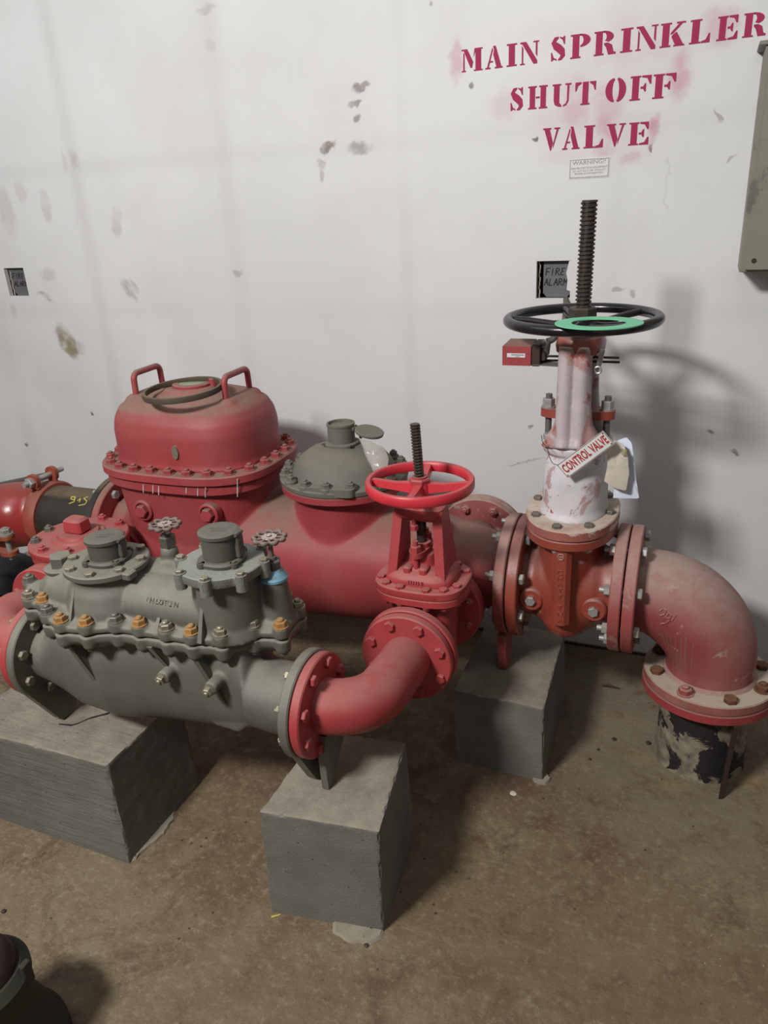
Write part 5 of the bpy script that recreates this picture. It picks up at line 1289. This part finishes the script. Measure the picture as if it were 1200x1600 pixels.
mb.loops([[Vector((x1 + 0.004, YT + 0.0, z)), Vector((-0.312, YT - 0.01, z)), Vector((-0.312, YT + 0.03, z)), Vector((x1 + 0.02, YT + 0.05, z))] for z in (zb - 0.002, zb)])
mb.loops([[Vector((-0.316, YT - 0.01, zb)), Vector((-0.309, YT - 0.01, zb)), Vector((-0.309, YT - 0.01, zb + 0.02)), Vector((-0.316, YT - 0.01, zb + 0.02))], [Vector((-0.316, YT + 0.03, zb)), Vector((-0.309, YT + 0.03, zb)), Vector((-0.309, YT + 0.03, zb + 0.02)), Vector((-0.316, YT + 0.03, zb + 0.02))]])
mb.build('bracket', 'galv2', tb)
for yy, zz_, xe in ((YT + 0.02, z0 + 0.022, -0.176), (YT + 0.045, z0 + 0.006, -0.176)):
    mb = MB(); mb.cyl((x1 + 0.02, yy, zz_), (xe, yy, zz_), 0.003, seg=10); mb.build('clamp_rod', 'steel', tb)
mb = MB(); mb.tube([(-0.224, YT + 0.01, z0 - 0.004), (-0.219, YT + 0.0, z0 + 0.016), (-0.213, YT + 0.0, z0 + 0.045)], [0.006, 0.007, 0.006], 10, sy=0.6); mb.torus((-0.222, YT - 0.004, z0 - 0.004), (0, 1, 0), 0.008, 0.003, 20, 8); mb.build('clamp_hook', 'galv', tb)
mb = MB(); fc = Vector((x1 + 0.030, YT + 0.03, (z0 + z1) / 2 + 0.012))
mb.cyl(fc + Vector((0, 0, -0.01)), fc + Vector((0.004, 0, 0.022)), 0.011, 0.010, seg=18); hexp(0.013, 0.006, 0.013, mb, Matrix.Translation(fc)); mb.cyl(fc + Vector((0, -0.01, 0.016)), fc + Vector((-0.004, -0.018, 0.022)), 0.004, seg=10); mb.build('conduit_connector', 'galv', tb)
cd = MB(); wp = at(884, 468, Y=YW)
pth = [fc + Vector((0.004, 0, 0.02)), fc + Vector((0.020, 0.004, 0.028)), fc + Vector((0.036, 0.03, 0.055)), Vector((-0.335, 2.10, 1.215)), Vector((-0.36, 2.26, 1.225)), Vector((wp.x + 0.01, YW - 0.05, wp.z - 0.015)), Vector((wp.x, YW + 0.004, wp.z + 0.002))]
# smooth the path
def catmull(P, n=10):
    out = []; Q = [P[0]] + P + [P[-1]]
    for i in range(1, len(Q) - 2):
        a, b, c, d = Q[i - 1], Q[i], Q[i + 1], Q[i + 2]
        for k in range(n):
            t = k / n; out.append(0.5 * ((2 * b) + (c - a) * t + (2 * a - 5 * b + 4 * c - d) * t * t + (3 * b - a - 3 * c + d) * t ** 3))
    return out + [P[-1]]
PP = catmull(pth, 24)
cd.tube(PP, [0.0078 + 0.0010 * (i % 2) for i in range(len(PP))], 12)
tag(cd.build('flexible_conduit', 'galv2', origin=fc, ang=60), 'grey flexible conduit from the red tamper switch to the wall box', 'conduit')

# CONTROL VALVE sign
YS = YM - 0.135
S = [at(870.8, 725.8, Y=YS - 0.003), at(943.3, 672.5, Y=YS + 0.004), at(959, 694, Y=YS + 0.004), at(886, 748, Y=YS - 0.003)]
cs = sum(S, Vector()) / 4
sg = thing('hanging_sign', cs, 'small metal CONTROL VALVE sign hanging crooked on the white bonnet', 'sign')
xd = ((S[1] + S[2]) - (S[0] + S[3])).normalized(); yd = ((S[0] + S[1]) - (S[2] + S[3])).normalized()
Wd = ((S[1] - S[0]).length + (S[2] - S[3]).length) / 2; Hd = ((S[0] - S[3]).length + (S[1] - S[2]).length) / 2
fm_ = frame(cs, xd, yd)
mb = MB(); mb.box((0, 0, 0), (Wd, Hd, 0.0012), fm_); mb.build('plate', 'signface', sg)
mb = MB()
for s_ in (-1, 1):
    mb.box((0, s_ * (Hd / 2 - 0.0016), 0.0008), (Wd - 0.003, 0.0012, 0.0005), fm_); mb.box((s_ * (Wd / 2 - 0.0016), 0, 0.0008), (0.0012, Hd - 0.003, 0.0005), fm_)
mb.build('border', 'inkdark', sg)
lt = text_mesh('CONTROL VALVE', 0.0315, 0.0003, fm_ @ Matrix.Translation((0, 0, 0.0009)), 'lettering', 'inkred', sg, Wd / 0.285, 1.06, 0.0011)
mb = MB()
for a, b in ((1, 1), (1, -1), (-1, -1)): mb.lathe([(0.0018, 0), (0.0018, 0.0006)], fm_ @ Matrix.Translation((a * (Wd / 2 - 0.005), b * (Hd / 2 - 0.005), 0.0007)), 12)
mb.build('eyelet', 'ink', sg)
wpt = [at(871.5, 726.5, Y=YS - 0.004), at(864, 724, Y=YS - 0.002), at(859, 715, Y=YS), at(855, 700, Y=YS + 0.005), at(848, 691, Y=YS + 0.02), at(846, 680, Y=YS + 0.045)]
mb = MB(); mb.tube(catmull(wpt, 6), 0.0009, 6); mb.build('hanging_wire', 'ink', sg)

def paper(name, pix, Yp, mat, label, bulge=0.012, marks=None):
    P0 = [at(x, y, Y=Yp + dy) for x, y, dy in pix]; c = sum(P0, Vector()) / len(P0)
    t = thing(name, c, label, 'tag')
    R_ = resample(P0, 48); rings_ = []
    for e in (0.0, 0.0012):
        rings_.append([p + Vector((0, e, 0)) for p in R_])
    fr = []
    for s_ in (1.0, 0.66, 0.33, 0.04):
        fr.append([c.lerp(p, s_) + Vector((0, -bulge * (1 - s_ * s_) - 0.002 * mnoise.noise(p * 50) * s_, 0)) for p in R_])
    mb = MB(); bk = [[p + Vector((0, 0.001, 0)) for p in r] for r in fr[::-1]]
    mb.loops(bk + fr); mb.build('sheet', mat, t, ang=60)
    return t, c
tg, c = paper('paper_tag', [(944, 752, -0.012), (949, 728, -0.01), (948, 700, 0.0), (960, 688, 0.02), (975, 695, 0.0), (981, 712, -0.01), (983, 740, -0.012), (978, 767, -0.014), (962, 763, -0.014)], YS + 0.045, 'cream', 'cream card tag hanging at the right side of the white bonnet', 0.006)
mb = MB()
for k in range(4):
    p = at(972 + k * 2.2, 706 + k * 0.4, Y=YS + 0.026); mb.box(p, (0.002, 0.0012, 0.016))
mb.build('printed_mark', 'yelsmudge', tg)
tg2, c = paper('paper_tag', [(958, 778, 0.0), (962, 740, 0.0), (958, 700, 0.012), (965, 688, 0.02), (979, 683, 0.02), (987, 692, 0.01), (991, 720, 0.0), (994, 750, 0.0), (999, 779, -0.004)], YS + 0.062, 'paperblue', 'pale blue paper tag hanging behind the cream card on the big valve', 0.004)

# ================================================================== FOREGROUND CASTING, lower left
fg = thing('cast_pipe_fitting', (-1.12, 0.62, 0), 'dark green cast-iron pipe fitting in the shadows at the lower left corner', 'pipe fitting')
G0 = Matrix.Translation((-1.150, 0.615, 0))
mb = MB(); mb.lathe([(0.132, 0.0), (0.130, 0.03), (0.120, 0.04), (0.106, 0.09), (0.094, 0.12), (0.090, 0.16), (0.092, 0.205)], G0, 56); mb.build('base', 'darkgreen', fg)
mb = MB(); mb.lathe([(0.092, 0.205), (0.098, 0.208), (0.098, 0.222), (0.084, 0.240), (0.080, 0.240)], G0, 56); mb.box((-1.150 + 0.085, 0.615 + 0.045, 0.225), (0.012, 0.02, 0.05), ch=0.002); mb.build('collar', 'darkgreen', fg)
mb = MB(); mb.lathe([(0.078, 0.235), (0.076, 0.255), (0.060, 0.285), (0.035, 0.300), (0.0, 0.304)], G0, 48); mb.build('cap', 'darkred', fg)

# ================================================================== SMALL DEBRIS
def crumb(px, py, r, mat, label, name='pebble', flat=0.5, grp=None):
    p = at(px, py, Z=0.0); mb = MB()
    mb.lathe([(r * math.sin(PI * k / 6) * (1 if 0 < k < 6 else 0), r * flat * (1 - math.cos(PI * k / 6)) ) for k in range(7)], None, 9)
    for v in mb.v: v += r * 0.35 * Vector((mnoise.noise(v * 200 + p * 10), mnoise.noise(v * 200 + p * 11), 0)); v.z = max(v.z, 0)
    mb.v = [v + p for v in mb.v]
    tag(mb.build(name, mat, origin=p), label, name.replace('_', ' '), grp)
crumb(802, 1240, 0.0095, 'flake', 'white paint flake on the floor in front of the big valve block', 'paint_flake', 0.12)
crumb(572, 1478, 0.006, 'darkred', 'dark round pebble in front of the centre concrete block')
crumb(6, 1425, 0.006, 'darkred', 'dark pebble on the floor at the left edge by the green casting')
for x, y, r, lb_ in ((960, 1156, 0.007, 'dark rust crumb midway on the floor between the big valve block and the riser'), (1013, 1162, 0.008, 'largest dark rust crumb on the floor, close to the riser pipe'), (935, 1172, 0.005, 'small dark rust crumb second nearest to the big valve block'), (922, 1187, 0.005, 'small dark rust crumb nearest to the big valve block')):
    crumb(x, y, r, 'darkred', lb_, 'rust_crumb', 0.4, 'rust crumbs by the riser')
mb = MB(); a = at(940, 1071, Z=0.004); b = at(968, 1076, Z=0.004); mb.tube([a, a.lerp(b, 0.4) + Vector((0, 0.004, 0.003)), b], [0.002, 0.005, 0.002], 8)
tag(mb.build('wood_splinter', 'darkred', origin=a), 'dark splinter on the floor in shade right of the big valve block', 'splinter')
mb = MB(); a = at(424, 1433, Z=0.002); b = at(438, 1429, Z=0.002); mb.tube([a, b], [0.0025, 0.0015], 8)
tag(mb.build('wood_chip', 'chalkyellow', origin=a), 'small yellow wood chip at the front corner of the centre block', 'wood chip')
